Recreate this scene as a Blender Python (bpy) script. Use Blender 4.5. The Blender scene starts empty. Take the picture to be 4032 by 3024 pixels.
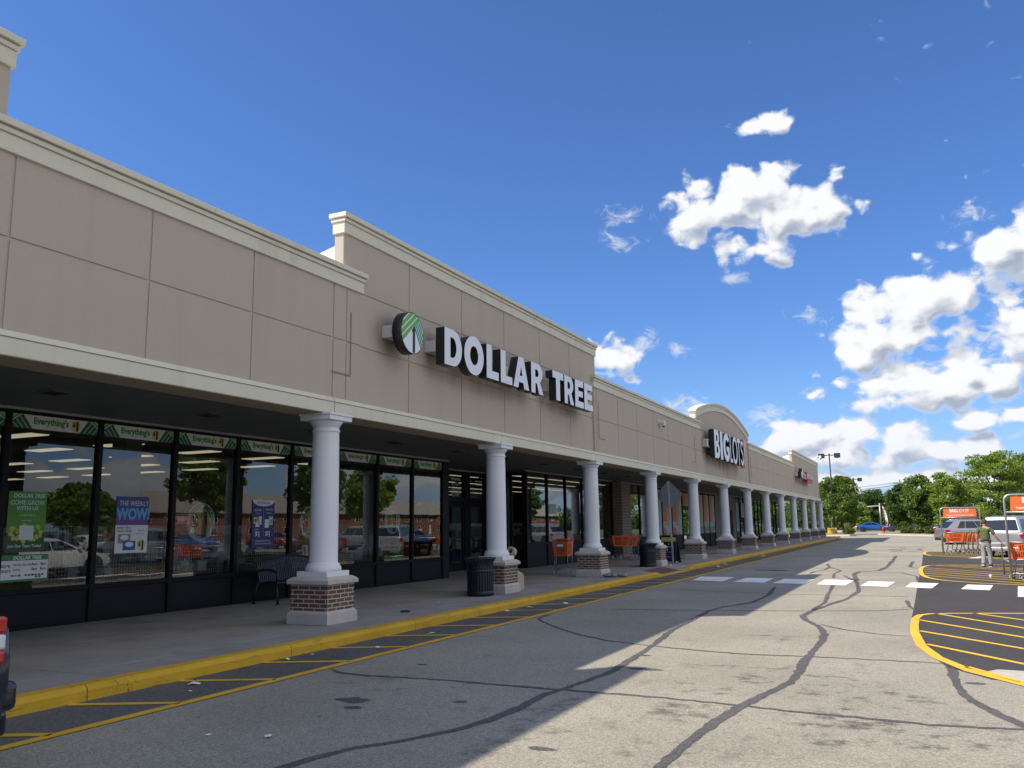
import bpy, bmesh, math, random
from mathutils import Vector, Matrix
C = bpy.context.scene
COL = C.collection
R = math.radians
PI = math.pi
# ------------------------------------------------------------------ camera
cam_d = bpy.data.cameras.new('camera')
cam = bpy.data.objects.new('camera', cam_d); COL.objects.link(cam)
cam_d.sensor_fit = 'HORIZONTAL'; cam_d.sensor_width = 36.0
cam_d.lens = 36.0 * 3400.3 / 4032.0
cam_d.clip_start = 0.05; cam_d.clip_end = 4000
yaw, pitch, roll = 0.43830493, 0.16231559, -0.01374645
fwd = Vector((-math.sin(yaw)*math.cos(pitch), math.cos(yaw)*math.cos(pitch), math.sin(pitch)))
r0 = Vector((math.cos(yaw), math.sin(yaw), 0)); u0 = r0.cross(fwd)
rt = math.cos(roll)*r0 + math.sin(roll)*u0
up = -math.sin(roll)*r0 + math.cos(roll)*u0
m = Matrix(((rt.x, up.x, -fwd.x, 0), (rt.y, up.y, -fwd.y, 0), (rt.z, up.z, -fwd.z, 1.638), (0, 0, 0, 1)))
cam.matrix_world = m
C.camera = cam
# ------------------------------------------------------------------ view
C.view_settings.view_transform = 'Standard'
C.view_settings.look = 'None'
C.view_settings.gamma = 1.0
C.view_settings.exposure = 0.62
C.view_settings.use_curve_mapping = False
# ------------------------------------------------------------------ sun
SUN = Vector((-0.80, -0.60, 1.0)).normalized()
sl = bpy.data.lights.new('sun', 'SUN'); so = bpy.data.objects.new('sun', sl); COL.objects.link(so)
sl.energy = 4.5; sl.angle = R(0.5); sl.color = (1.0, 0.90, 0.75)
so.rotation_euler = SUN.to_track_quat('Z', 'Y').to_euler()
so.location = (-60, -40, 80)
# ------------------------------------------------------------------ node helper
class NT:
    def __init__(s, tree): s.t = tree; s.n = tree.nodes; s.l = tree.links
    def node(s, typ, **kw):
        n = s.n.new(typ)
        for k, v in kw.items():
            if k.startswith('_'): setattr(n, k[1:], v)
            else:
                key = int(k[1:]) if k[0] == 'i' and k[1:].isdigit() else k
                s.put(n.inputs[key], v)
        return n
    def put(s, inp, v):
        if hasattr(v, 'is_output') or isinstance(v, bpy.types.NodeSocket): s.l.new(v, inp)
        else: inp.default_value = v
    def m(s, op, a, b=None, c=None, clamp=False):
        n = s.n.new('ShaderNodeMath'); n.operation = op; n.use_clamp = clamp
        s.put(n.inputs[0], a)
        if b is not None: s.put(n.inputs[1], b)
        if c is not None: s.put(n.inputs[2], c)
        return n.outputs[0]
    def v(s, op, a, b=None, c=None):
        n = s.n.new('ShaderNodeVectorMath'); n.operation = op
        s.put(n.inputs[0], a)
        if b is not None: s.put(n.inputs[1], b)
        if c is not None: s.put(n.inputs[2], c)
        return n.outputs['Value'] if op in ('LENGTH', 'DISTANCE', 'DOT_PRODUCT') else n.outputs[0]
    def mix(s, f, a, b, blend='MIX'):
        n = s.n.new('ShaderNodeMix'); n.data_type = 'RGBA'; n.blend_type = blend
        s.put(n.inputs[0], f)
        for i, x in ((6, a), (7, b)):
            s.put(n.inputs[i], tuple(x)+(1,) if isinstance(x, (tuple, list)) and len(x) == 3 else x)
        return n.outputs[2]
    def noise(s, vec, scale, detail=3.0, rough=0.55, dist=0.0, dim='3D'):
        n = s.n.new('ShaderNodeTexNoise'); n.noise_dimensions = dim; n.inputs['Scale'].default_value = scale
        n.inputs['Detail'].default_value = detail; n.inputs['Roughness'].default_value = rough
        n.inputs['Distortion'].default_value = dist
        if vec is not None: s.l.new(vec, n.inputs['Vector'])
        return n.outputs[0]
    def ramp(s, f, lo, hi, a=0.0, b=1.0, smooth=True):
        n = s.n.new('ShaderNodeMapRange'); n.interpolation_type = 'SMOOTHSTEP' if smooth else 'LINEAR'
        s.put(n.inputs[0], f)
        for i, x in zip((1, 2, 3, 4), (lo, hi, a, b)): s.put(n.inputs[i], x)
        return n.outputs[0]
# ------------------------------------------------------------------ world: clear sky with cumulus
w = bpy.data.worlds.new('World'); C.world = w; w.use_nodes = True
T = NT(w.node_tree); T.n.clear()
sky = T.node('ShaderNodeTexSky', _sky_type='NISHITA', _sun_disc=False, _sun_elevation=math.asin(SUN.z),
             _sun_rotation=math.atan2(SUN.x, SUN.y), _altitude=20.0, _air_density=1.0, _dust_density=0.6, _ozone_density=3.0)
skyc = T.n.new('ShaderNodeVectorMath'); skyc.operation = 'MULTIPLY'
T.l.new(sky.outputs[0], skyc.inputs[0]); skyc.inputs[1].default_value = (0.0510, 0.0725, 0.1070)
tc = T.node('ShaderNodeTexCoord')
sp = T.node('ShaderNodeSeparateXYZ', i0=tc.outputs['Generated'])
az = T.m('ARCTAN2', sp.outputs[0], sp.outputs[1])
el = T.m('ARCSINE', T.m('MAXIMUM', T.m('MINIMUM', sp.outputs[2], 1.0), -1.0))
uv = T.node('ShaderNodeCombineXYZ', i0=az, i1=el).outputs[0]
BL = [(-0.186, 0.3483, 0.05, 0.031), (-0.1241, 0.3402, 0.0685, 0.0271), (-0.1509, 0.3632, 0.044, 0.0222), (-0.0712, 0.341, 0.0269, 0.0242), (-0.147, 0.3026, 0.0358, 0.0191), (-0.2182, 0.3446, 0.0214, 0.0111), (0.0897, 0.2688, 0.0332, 0.0329), (0.1232, 0.2723, 0.0319, 0.0349), (-0.0273, 0.1977, 0.046, 0.0353), (0.014, 0.2274, 0.0468, 0.0326), (0.0473, 0.228, 0.0194, 0.0236), (-0.0522, 0.1776, 0.0257, 0.0159), (-0.0004, 0.1901, 0.0404, 0.0194), (0.0994, 0.1976, 0.0303, 0.0253), (0.0687, 0.1802, 0.0209, 0.0117), (0.1136, 0.1772, 0.0356, 0.016), (0.0218, 0.137, 0.0826, 0.023), (-0.033, 0.1249, 0.0433, 0.0118), (0.0776, 0.1416, 0.041, 0.021), (0.0495, 0.1561, 0.0297, 0.0132), (-0.3162, 0.1901, 0.0258, 0.0213), (-0.2847, 0.2016, 0.0107, 0.0116), (-0.3326, 0.1837, 0.0162, 0.0133), (-0.2393, 0.1278, 0.0145, 0.0094), (-0.1111, 0.0857, 0.0409, 0.0242), (-0.0588, 0.0883, 0.0347, 0.0208), (-0.1308, 0.0815, 0.0268, 0.0152), (-0.0839, 0.0645, 0.0705, 0.0139), (-0.0182, 0.0813, 0.0268, 0.0194), (0.0162, 0.0699, 0.0389, 0.0134), (0.0547, 0.0727, 0.0374, 0.014), (0.0531, 0.102, 0.0314, 0.0113), (0.0859, 0.0988, 0.0242, 0.0083), (-0.0392, 0.0432, 0.1356, 0.0097), (0.0648, 0.0465, 0.0818, 0.0139), (-0.0955, 0.0325, 0.0566, 0.0099), (0.0035, 0.0226, 0.0954, 0.0076), (-0.128, 0.432, 0.0228, 0.0114), (-0.1466, 0.4287, 0.0131, 0.0048), (-0.3022, 0.3521, 0.0176, 0.0072), (-0.3034, 0.3222, 0.0121, 0.0062), (-0.1046, 0.2199, 0.0118, 0.0061), (-0.2414, 0.1958, 0.0095, 0.0052), (-0.2932, 0.1611, 0.0064, 0.0053), (-0.0978, 0.1407, 0.0087, 0.0061), (-0.1484, 0.1155, 0.0178, 0.0082), (0.0678, 0.3075, 0.012, 0.0073), (-0.1749, 0.2689, 0.0129, 0.0041),
      # the sky over the parking lot and houses, seen only in the shop windows
      (0.90, 0.055, 0.10, 0.022), (0.80, 0.045, 0.09, 0.02), (0.65, 0.06, 0.05, 0.025), (0.50, 0.05, 0.10, 0.02), (0.36, 0.06, 0.08, 0.03), (1.1, 0.07, 0.12, 0.03), (1.5, 0.15, 0.2, 0.05)]
FILL_DECK = [(1.20, 0.62, 0.66, 0.42), (1.85, 0.58, 0.85, 0.48), (1.6, 1.0, 1.25, 0.34)]   # unseen bright cumulus, added right of the view to lift the shaded front
BIG = [q for q in BL if max(q[2], q[3]) >= .021]; WISP = [q for q in BL if max(q[2], q[3]) < .021]
def cloud_field(p, L, k=1.08, soft=0.22):
    # distance in units of each cumulus' own radius; union of soft ellipses
    acc = None
    for (a, e, ru, rv) in L:
        ru *= k; rv *= k
        d = T.v('LENGTH', T.v('MULTIPLY_ADD', p, (1/ru, 1/rv, 0), (-a/ru, -e/rv, 0)))
        acc = d if acc is None else T.m('SMOOTH_MIN', acc, d, soft)
    return T.m('SUBTRACT', 1.0, acc)
def vor(p, sc, sm=.6):
    n = T.n.new('ShaderNodeTexVoronoi'); n.feature = 'SMOOTH_F1'; n.voronoi_dimensions = '2D'; n.inputs['Scale'].default_value = sc; n.inputs['Smoothness'].default_value = sm
    T.l.new(p, n.inputs['Vector']); return n.outputs['Distance']
def cloud_noise(p):
    q = T.v('MULTIPLY', p, (1.0, 1.3, 1.0))
    wb = T.n.new('ShaderNodeTexNoise'); wb.noise_dimensions = '2D'; wb.inputs['Scale'].default_value = 30.0; wb.inputs['Detail'].default_value = 2.0; T.l.new(q, wb.inputs['Vector'])
    q = T.v('MULTIPLY_ADD', T.v('SUBTRACT', wb.outputs['Color'], (.5,.5,.5)), (.022,.022,.022), q)
    a = T.m('MULTIPLY', T.m('SUBTRACT', 0.46, vor(q, 26.0)), 1.25)
    b = T.m('MULTIPLY', T.m('SUBTRACT', 0.46, vor(q, 62.0)), 0.55)
    c = T.m('MULTIPLY', T.m('SUBTRACT', T.noise(q, 60.0, 6.0, .66, 0.0, '2D'), .5), 0.85)
    return T.m('ADD', T.m('ADD', a, b), c)
wob = T.n.new('ShaderNodeTexNoise'); wob.noise_dimensions = '2D'; wob.inputs['Scale'].default_value = 13.0; wob.inputs['Detail'].default_value = 3.0
T.l.new(uv, wob.inputs['Vector'])
uvw = T.v('MULTIPLY_ADD', T.v('SUBTRACT', wob.outputs['Color'], (0.5, 0.5, 0.5)), (0.045, 0.026, 0), uv)
f0 = T.m('MAXIMUM', cloud_field(uvw, BIG+FILL_DECK), -1.2); n0 = cloud_noise(uv)
D0 = T.m('ADD', f0, n0)
n1 = cloud_noise(T.v('ADD', uv, (-0.006, 0.009, 0)))
f1 = T.m('MAXIMUM', cloud_field(T.v('ADD', uvw, (-0.010, 0.016, 0)), BIG+FILL_DECK), -1.2)
alpha = T.ramp(D0, -0.08, 0.40)
lit = T.m('ADD', T.m('MULTIPLY', T.m('SUBTRACT', f0, f1), 0.80), T.m('MULTIPLY', T.m('SUBTRACT', n0, n1), 0.42))
lit = T.ramp(lit, -0.44, 0.22)
lit = T.m('MAXIMUM', lit, T.ramp(az, .30, .7, 0.0, .85))
ccol = T.mix(lit, (0.26, 0.295, 0.37), (0.65, 0.65, 0.65))
ccol = T.mix(T.ramp(D0, 0.0, 0.55), (0.44, 0.49, 0.58), ccol)
low = T.ramp(el, 0.0, 0.16, 1.0, 0.0)
ccol = T.mix(T.m('MULTIPLY', low, 0.30), ccol, (0.36, 0.45, 0.62))
hz = T.ramp(el, -0.02, 0.20, 1.0, 0.0)
skyh = T.mix(T.m('MULTIPLY', hz, 0.35), skyc.outputs[0], (0.36, 0.46, 0.64))
wq = T.v('MULTIPLY', T.v('ADD', uv, (0, 0, 0)), (1.0, 1.6, 1.0))
wD = T.m('ADD', T.m('MAXIMUM', cloud_field(uvw, WISP, 1.9, .15), -1.0), T.m('MULTIPLY', T.m('SUBTRACT', T.noise(wq, 48.0, 6.0, .68, .8, '2D'), .5), 3.0))
walpha = T.m('MULTIPLY', T.ramp(wD, .10, 1.25), .72)
skyh = T.mix(walpha, skyh, (.50, .53, .58))
final = T.mix(T.m('MULTIPLY', alpha, 0.98), skyh, ccol)
bg = T.node('ShaderNodeBackground', Color=final, Strength=1.0)
wo = T.node('ShaderNodeOutputWorld', Surface=bg.outputs[0])
try: w.cycles.sampling_method = 'MANUAL'; w.cycles.sample_map_resolution = 1024
except Exception: pass
C.cycles.max_bounces = 7; C.cycles.diffuse_bounces = 3; C.cycles.glossy_bounces = 3; C.cycles.transparent_max_bounces = 12
C.cycles.transmission_bounces = 3
try: C.cycles.use_denoising = True
except Exception: pass
# ------------------------------------------------------------------ mesh helpers
WL = {}                                    # world translation of every parent
class MB:
    def __init__(s): s.v = []; s.f = []; s.sm = []; s.mi = []; s.cur = 0
    def add(s, vs, fs, smooth=False):
        o = len(s.v); s.v += [Vector(p) for p in vs]
        for f in fs: s.f.append([i+o for i in f]); s.sm.append(smooth); s.mi.append(s.cur)
        return s
    def box(s, x0, x1, y0, y1, z0, z1):
        return s.add([(x0,y0,z0),(x1,y0,z0),(x1,y1,z0),(x0,y1,z0),(x0,y0,z1),(x1,y0,z1),(x1,y1,z1),(x0,y1,z1)],
                     [(3,2,1,0),(4,5,6,7),(0,1,5,4),(1,2,6,5),(2,3,7,6),(3,0,4,7)])
    def frustum(s, cx, cy, z0, z1, a0, b0, a1, b1):
        return s.add([(cx-a0,cy-b0,z0),(cx+a0,cy-b0,z0),(cx+a0,cy+b0,z0),(cx-a0,cy+b0,z0),(cx-a1,cy-b1,z1),(cx+a1,cy-b1,z1),(cx+a1,cy+b1,z1),(cx-a1,cy+b1,z1)],
                     [(3,2,1,0),(4,5,6,7),(0,1,5,4),(1,2,6,5),(2,3,7,6),(3,0,4,7)])
    def prism(s, pts, plane, a, b):
        def P(p, t): return {'yz': (t,p[0],p[1]), 'xy': (p[0],p[1],t), 'xz': (p[0],t,p[1])}[plane]
        n = len(pts)
        return s.add([P(p,a) for p in pts]+[P(p,b) for p in pts], [tuple(range(n))[::-1], tuple(range(n,2*n))]+[(i,(i+1)%n,(i+1)%n+n,i+n) for i in range(n)])
    def poly(s, pts): return s.add(pts, [tuple(range(len(pts)))])
    def cyl(s, p0, p1, r0, r1=None, n=12, caps=True, smooth=True):
        r1 = r0 if r1 is None else r1
        p0 = Vector(p0); p1 = Vector(p1); d = (p1-p0).normalized()
        a = d.orthogonal().normalized(); b = d.cross(a)
        vs = []
        for p, r in ((p0,r0),(p1,r1)):
            for i in range(n): t = 2*PI*i/n; vs.append(p+a*(r*math.cos(t))+b*(r*math.sin(t)))
        s.add(vs, [(i,(i+1)%n,(i+1)%n+n,i+n) for i in range(n)], smooth)
        if caps:
            o = len(s.v)-2*n
            s.f += [[o+i for i in range(n)][::-1], [o+n+i for i in range(n)]]; s.sm += [False, False]; s.mi += [s.cur]*2
        return s
    def lathe(s, prof, c=(0,0,0), n=24, smooth=True):
        vs = []; fs = []
        for r, z in prof:
            for i in range(n): t = 2*PI*i/n; vs.append((c[0]+r*math.cos(t), c[1]+r*math.sin(t), c[2]+z))
        for k in range(len(prof)-1):
            for i in range(n): fs.append((k*n+i, k*n+(i+1)%n, (k+1)*n+(i+1)%n, (k+1)*n+i))
        if prof[0][0] > 1e-4: fs.append(tuple(range(n))[::-1])
        if prof[-1][0] > 1e-4: fs.append(tuple(range((len(prof)-1)*n, len(prof)*n)))
        return s.add(vs, fs, smooth)
    def tube(s, pts, r, n=7, caps=True):
        pts = [Vector(p) for p in pts]; rs = r if isinstance(r, (list, tuple)) else [r]*len(pts)
        vs = []; fs = []; a = None
        for k, p in enumerate(pts):
            d = (pts[min(k+1,len(pts)-1)]-pts[max(k-1,0)]).normalized()
            a = d.orthogonal().normalized() if a is None else (a-d*a.dot(d)).normalized()
            b = d.cross(a)
            for i in range(n): t = 2*PI*i/n; vs.append(p+a*(rs[k]*math.cos(t))+b*(rs[k]*math.sin(t)))
        for k in range(len(pts)-1):
            for i in range(n): fs.append((k*n+i, k*n+(i+1)%n, (k+1)*n+(i+1)%n, (k+1)*n+i))
        if caps: fs += [tuple(range(n))[::-1], tuple(range((len(pts)-1)*n, len(pts)*n))]
        return s.add(vs, fs, True)
    def ell(s, c, rad, nu=12, nv=8):
        vs = [(c[0],c[1],c[2]-rad[2])]; fs = []
        for j in range(1, nv):
            ph = -PI/2+PI*j/nv
            for i in range(nu): t = 2*PI*i/nu; vs.append((c[0]+rad[0]*math.cos(ph)*math.cos(t), c[1]+rad[1]*math.cos(ph)*math.sin(t), c[2]+rad[2]*math.sin(ph)))
        vs.append((c[0],c[1],c[2]+rad[2])); last = len(vs)-1
        for i in range(nu): fs.append((0, 1+(i+1)%nu, 1+i)); fs.append((last, last-nu+i, last-nu+(i+1)%nu))
        for j in range(nv-2):
            for i in range(nu): a = 1+j*nu+i; b = 1+j*nu+(i+1)%nu; fs.append((a,b,b+nu,a+nu))
        return s.add(vs, fs, True)
    def ribbon(s, pts, wd, z, rnd=None):
        pts = [Vector((p[0],p[1],0)) for p in pts]; n = len(pts); vs = []
        for k, p in enumerate(pts):
            d = (pts[min(k+1,n-1)]-pts[max(k-1,0)]).normalized(); q = Vector((-d.y, d.x, 0))
            ww = wd[k] if isinstance(wd, list) else wd
            a, b = (1, 1) if rnd is None else (rnd.uniform(.86,1.14), rnd.uniform(.86,1.14))
            vs += [(p+q*ww/2*a)+Vector((0,0,z)), (p-q*ww/2*b)+Vector((0,0,z))]
        return s.add(vs, [(2*k,2*k+1,2*k+3,2*k+2) for k in range(n-1)])
    def tf(s, M, start=0):
        for i in range(start, len(s.v)): s.v[i] = M @ s.v[i]
        return s
    def build(s, name, mat, parent=None, bevel=0.0, local=False, fix=True, bseg=2):
        me = bpy.data.meshes.new(name)
        off = Vector((0,0,0)) if (parent is None or local) else WL[parent]
        me.from_pydata([tuple(v-off) for v in s.v], [], s.f)
        me.polygons.foreach_set('use_smooth', s.sm)
        if fix:
            bm = bmesh.new(); bm.from_mesh(me); bmesh.ops.recalc_face_normals(bm, faces=bm.faces); bm.to_mesh(me); bm.free()
        uvl = me.uv_layers.new(name='uv'); me.update()
        for p in me.polygons:
            n = p.normal
            for li in p.loop_indices:
                co = me.vertices[me.loops[li].vertex_index].co
                if abs(n.z) > .7: uvl.data[li].uv = (co.x, co.y)
                elif abs(n.x) > abs(n.y): uvl.data[li].uv = (co.y, co.z)
                else: uvl.data[li].uv = (co.x, co.z)
        mats = mat if isinstance(mat, (list, tuple)) else [mat]
        for mm in mats: me.materials.append(mm)
        if len(mats) > 1: me.polygons.foreach_set('material_index', s.mi)
        o = bpy.data.objects.new(name, me); COL.objects.link(o)
        if parent is not None: o.parent = parent; WL[o] = WL[parent]
        else: WL[o] = Vector((0,0,0))
        if bevel:
            b = o.modifiers.new('bevel', 'BEVEL'); b.width = bevel; b.segments = bseg; b.limit_method = 'ANGLE'; b.angle_limit = R(35)
            b.harden_normals = False
        return o
def tag(o, label=None, cat=None, group=None, kind=None):
    if label: o['label'] = label
    if cat: o['category'] = cat
    if group: o['group'] = group
    if kind: o['kind'] = kind
    return o
def thing(name, label, cat, loc=(0,0,0), group=None):
    o = bpy.data.objects.new(name, None); COL.objects.link(o); o.location = loc; o.empty_display_size = .2
    WL[o] = Vector(loc); return tag(o, label, cat, group)
def struct(o): o['kind'] = 'structure'; return o
def place(o, loc, rz=0.0):
    o.location = loc; o.rotation_euler = (0, 0, rz); return o
def dup(root, loc, rz=0.0, label=None, group=None, scale=None):
    def cp(o, par):
        c = o.copy(); COL.objects.link(c)
        if par is not None: c.parent = par
        for ch in o.children: cp(ch, c)
        return c
    r = cp(root, None); r.location = loc; r.rotation_euler = (0, 0, rz)
    if scale: r.scale = scale
    if label: r['label'] = label
    if group: r['group'] = group
    return r
def text_polys(body, size=1.0, bold=0.0, align='CENTER', xs=1.0, shear=0.0, spacing=1.0):
    cu = bpy.data.curves.new('lettering', 'FONT'); cu.body = body; cu.size = size; cu.offset = bold
    cu.align_x = align; cu.shear = shear; cu.resolution_u = 3; cu.space_character = spacing
    ob = bpy.data.objects.new('lettering', cu)
    me = bpy.data.meshes.new_from_object(ob)
    vs = [(v.co.x*xs, v.co.y) for v in me.vertices]; fs = [tuple(p.vertices) for p in me.polygons]
    bpy.data.objects.remove(ob); bpy.data.curves.remove(cu); bpy.data.meshes.remove(me)
    return vs, fs
def text_on_x(mb, body, y, z, X, size, **k):        # lettering on a plane that faces +X, reading along +Y
    vs, fs = text_polys(body, size, **k); return mb.add([(X, y+a, z+b) for a, b in vs], fs)
def text_on_y(mb, body, x, z, Y, size, **k):        # lettering on a plane that faces -Y, reading along +X
    vs, fs = text_polys(body, size, **k); return mb.add([(x+a, Y, z+b) for a, b in vs], fs)
# ------------------------------------------------------------------ materials
MATS = {}
def base(name):
    mt = bpy.data.materials.new(name); mt.use_nodes = True; t = NT(mt.node_tree); t.n.clear()
    b = t.node('ShaderNodeBsdfPrincipled'); o = t.node('ShaderNodeOutputMaterial', Surface=b.outputs[0])
    return mt, t, b, o
def M(name, col, rough=0.6, metal=0.0, var=0.0, vs=4.0, bump=0.0, bs=60.0, spec=0.5, dirt=None, coat=0.0):
    if name in MATS: return MATS[name]
    mt, t, b, o = base(name)
    b.inputs['Roughness'].default_value = rough; b.inputs['Metallic'].default_value = metal
    b.inputs['Specular IOR Level'].default_value = spec
    if coat: b.inputs['Coat Weight'].default_value = coat; b.inputs['Coat Roughness'].default_value = 0.05
    tc = t.node('ShaderNodeTexCoord').outputs['Object']
    c = tuple(col)+(1,)
    if var:
        n = t.noise(tc, vs, 5.0, 0.6)
        f = t.ramp(n, 0.25, 0.75, 1-var, 1+var, False)
        mm = t.n.new('ShaderNodeVectorMath'); mm.operation = 'SCALE'; mm.inputs[0].default_value = col; t.l.new(f, mm.inputs['Scale'])
        t.l.new(mm.outputs[0], b.inputs['Base Color'])
    else: b.inputs['Base Color'].default_value = c
    if bump:
        bn = t.node('ShaderNodeBump', Strength=bump, Distance=0.01, Height=t.noise(tc, bs, 3.0, 0.6)); t.l.new(bn.outputs[0], b.inputs['Normal'])
    MATS[name] = mt; return mt
def stained(name, col, dirtcol, amt=0.5, rough=0.75, streak=True, bump=0.15, bs=90.0, grain=0.06, lo=0.48, hi=0.78, blots=()):
    mt, t, b, o = base(name)
    g = t.node('ShaderNodeNewGeometry').outputs['Position']
    n1 = t.noise(t.v('MULTIPLY', g, (2.4, 2.4, 0.22) if streak else (1.3, 1.3, 1.3)), 1.0, 6.0, 0.62)
    n2 = t.noise(g, 0.35, 3.0, 0.5)
    d = t.ramp(t.m('ADD', t.m('MULTIPLY', n1, .65), t.m('MULTIPLY', n2, .35)), lo, hi, 0.0, amt)
    fine = t.ramp(t.noise(g, 45.0, 3.0, .7), .2, .8, 1-grain, 1+grain, False)
    c = t.mix(d, col, dirtcol)
    for (by, bz, ry, rz, bcol, ba) in blots:          # weathering below the sign boxes
        dd = t.v('LENGTH', t.v('MULTIPLY_ADD', g, (0, 1/ry, 1/rz), (0, -by/ry, -bz/rz)))
        f = t.m('MULTIPLY', t.ramp(dd, .25, 1.0, ba, 0.0), t.ramp(n1, .32, .66, .25, 1.0))
        c = t.mix(f, c, bcol)
    mm = t.n.new('ShaderNodeVectorMath'); mm.operation = 'SCALE'; t.l.new(c, mm.inputs[0]); t.l.new(fine, mm.inputs['Scale'])
    t.l.new(mm.outputs[0], b.inputs['Base Color']); b.inputs['Roughness'].default_value = rough
    b.inputs['Specular IOR Level'].default_value = 0.25
    bn = t.node('ShaderNodeBump', Strength=bump, Distance=0.006, Height=t.noise(g, bs, 4.0, .65)); t.l.new(bn.outputs[0], b.inputs['Normal'])
    MATS[name] = mt; return mt
def brickmat(name, c1, c2, mortar, bw=0.213, bh=0.0677, ms=0.010):
    mt, t, b, o = base(name)
    uv = t.node('ShaderNodeTexCoord').outputs['UV']
    def br(a, bb, mo):
        n = t.n.new('ShaderNodeTexBrick'); n.offset = 0.5; t.l.new(uv, n.inputs['Vector'])
        n.inputs['Color1'].default_value = tuple(a)+(1,); n.inputs['Color2'].default_value = tuple(bb)+(1,); n.inputs['Mortar'].default_value = tuple(mo)+(1,)
        n.inputs['Scale'].default_value = 1.0; n.inputs['Brick Width'].default_value = bw; n.inputs['Row Height'].default_value = bh
        n.inputs['Mortar Size'].default_value = ms; n.inputs['Mortar Smooth'].default_value = 0.15; n.inputs['Bias'].default_value = -0.1
        return n
    n = br(c1, c2, mortar); f = t.ramp(t.noise(uv, 24.0, 4.0, .65), .2, .8, .78, 1.22, False)
    mm = t.n.new('ShaderNodeVectorMath'); mm.operation = 'SCALE'; t.l.new(n.outputs[0], mm.inputs[0]); t.l.new(f, mm.inputs['Scale'])
    t.l.new(mm.outputs[0], b.inputs['Base Color']); b.inputs['Roughness'].default_value = .85; b.inputs['Specular IOR Level'].default_value = .2
    bn = t.node('ShaderNodeBump', Strength=.6, Distance=.006, Height=t.m('SUBTRACT', 1.0, n.outputs['Fac'])); t.l.new(bn.outputs[0], b.inputs['Normal'])
    MATS[name] = mt; return mt
def emit(name, col, st):
    mt = bpy.data.materials.new(name); mt.use_nodes = True; t = NT(mt.node_tree); t.n.clear()
    e = t.node('ShaderNodeEmission', Color=tuple(col)+(1,), Strength=st); t.node('ShaderNodeOutputMaterial', Surface=e.outputs[0])
    MATS[name] = mt; return mt
def glassmat(name, tint=(.62,.66,.66), boost=1.9, rough=0.0):
    mt = bpy.data.materials.new(name); mt.use_nodes = True; t = NT(mt.node_tree); t.n.clear()
    g = t.node('ShaderNodeNewGeometry').outputs['Position']
    wv = t.noise(g, 0.9, 2.0, .5)
    bn = t.node('ShaderNodeBump', Strength=.04, Distance=.02, Height=wv)
    fr = t.node('ShaderNodeFresnel', IOR=1.5); fac = t.m('MULTIPLY', fr.outputs[0], boost, clamp=True)
    tr = t.node('ShaderNodeBsdfTransparent', Color=tuple(tint)+(1,)); gl = t.node('ShaderNodeBsdfGlossy', Color=(.95,.97,.97,1), Roughness=rough, Normal=bn.outputs[0])
    mx = t.node('ShaderNodeMixShader', i0=fac, i1=tr.outputs[0], i2=gl.outputs[0]); t.node('ShaderNodeOutputMaterial', Surface=mx.outputs[0])
    MATS[name] = mt; return mt
SOOT = (.075,.068,.06); RUST = (.17,.125,.085)
STUC = stained('tan_stucco', (.475,.405,.335), (.34,.29,.235), .30, .85, True, .12, 160.0, .05, blots=[(13.25,5.15,.75,.55,SOOT,.55),(14.6,5.15,.55,.6,SOOT,.5),(17.0,4.72,3.4,.30,RUST,.45),(20.4,5.1,.5,.5,SOOT,.4),(21.8,4.74,1.9,.25,RUST,.4),(17.4,5.6,2.6,.3,SOOT,.35),(39.0,5.1,.6,.95,SOOT,.75),(42.8,4.42,4.2,.32,RUST,.7),(44.5,4.2,3.0,.5,RUST,.4),(69.6,4.9,1.0,.6,RUST,.6),(73.5,4.72,4.5,.35,RUST,.7)])
TRIM = stained('cream_trim', (.66,.625,.51), (.42,.37,.27), .5, .8, True, .08, 120.0, .03)
WHITE = stained('white_column_paint', (.74,.74,.76), (.50,.48,.46), .5, .6, True, .10, 110.0, .03, .52, .85)
STONE = stained('cast_stone', (.50,.465,.43), (.25,.20,.165), .75, .85, True, .3, 130.0, .10)
BRICK = brickmat('pier_brick', (.165,.085,.062), (.105,.062,.05), (.44,.40,.345))
RBRICK = brickmat('red_brick', (.26,.085,.05), (.20,.065,.042), (.30,.20,.15))
BLACK = M('black_frame', (.008,.008,.009), .5, spec=.18)
PANEL = M('charcoal_panel', (.011,.0115,.014), .55, var=.25, vs=2.0, bump=.1, bs=40, spec=.2)
SOFF = M('soffit_metal', (.115,.12,.125), .6, var=.12, vs=3.0)
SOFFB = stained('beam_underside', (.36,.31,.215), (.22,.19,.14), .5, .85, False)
METAL = M('galvanised_steel', (.42,.44,.45), .42, .7, var=.2, vs=30)
GLASS = glassmat('shop_glass')
WALLI = M('shop_interior', (.16,.145,.115), .8, var=.2, vs=.6)
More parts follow.
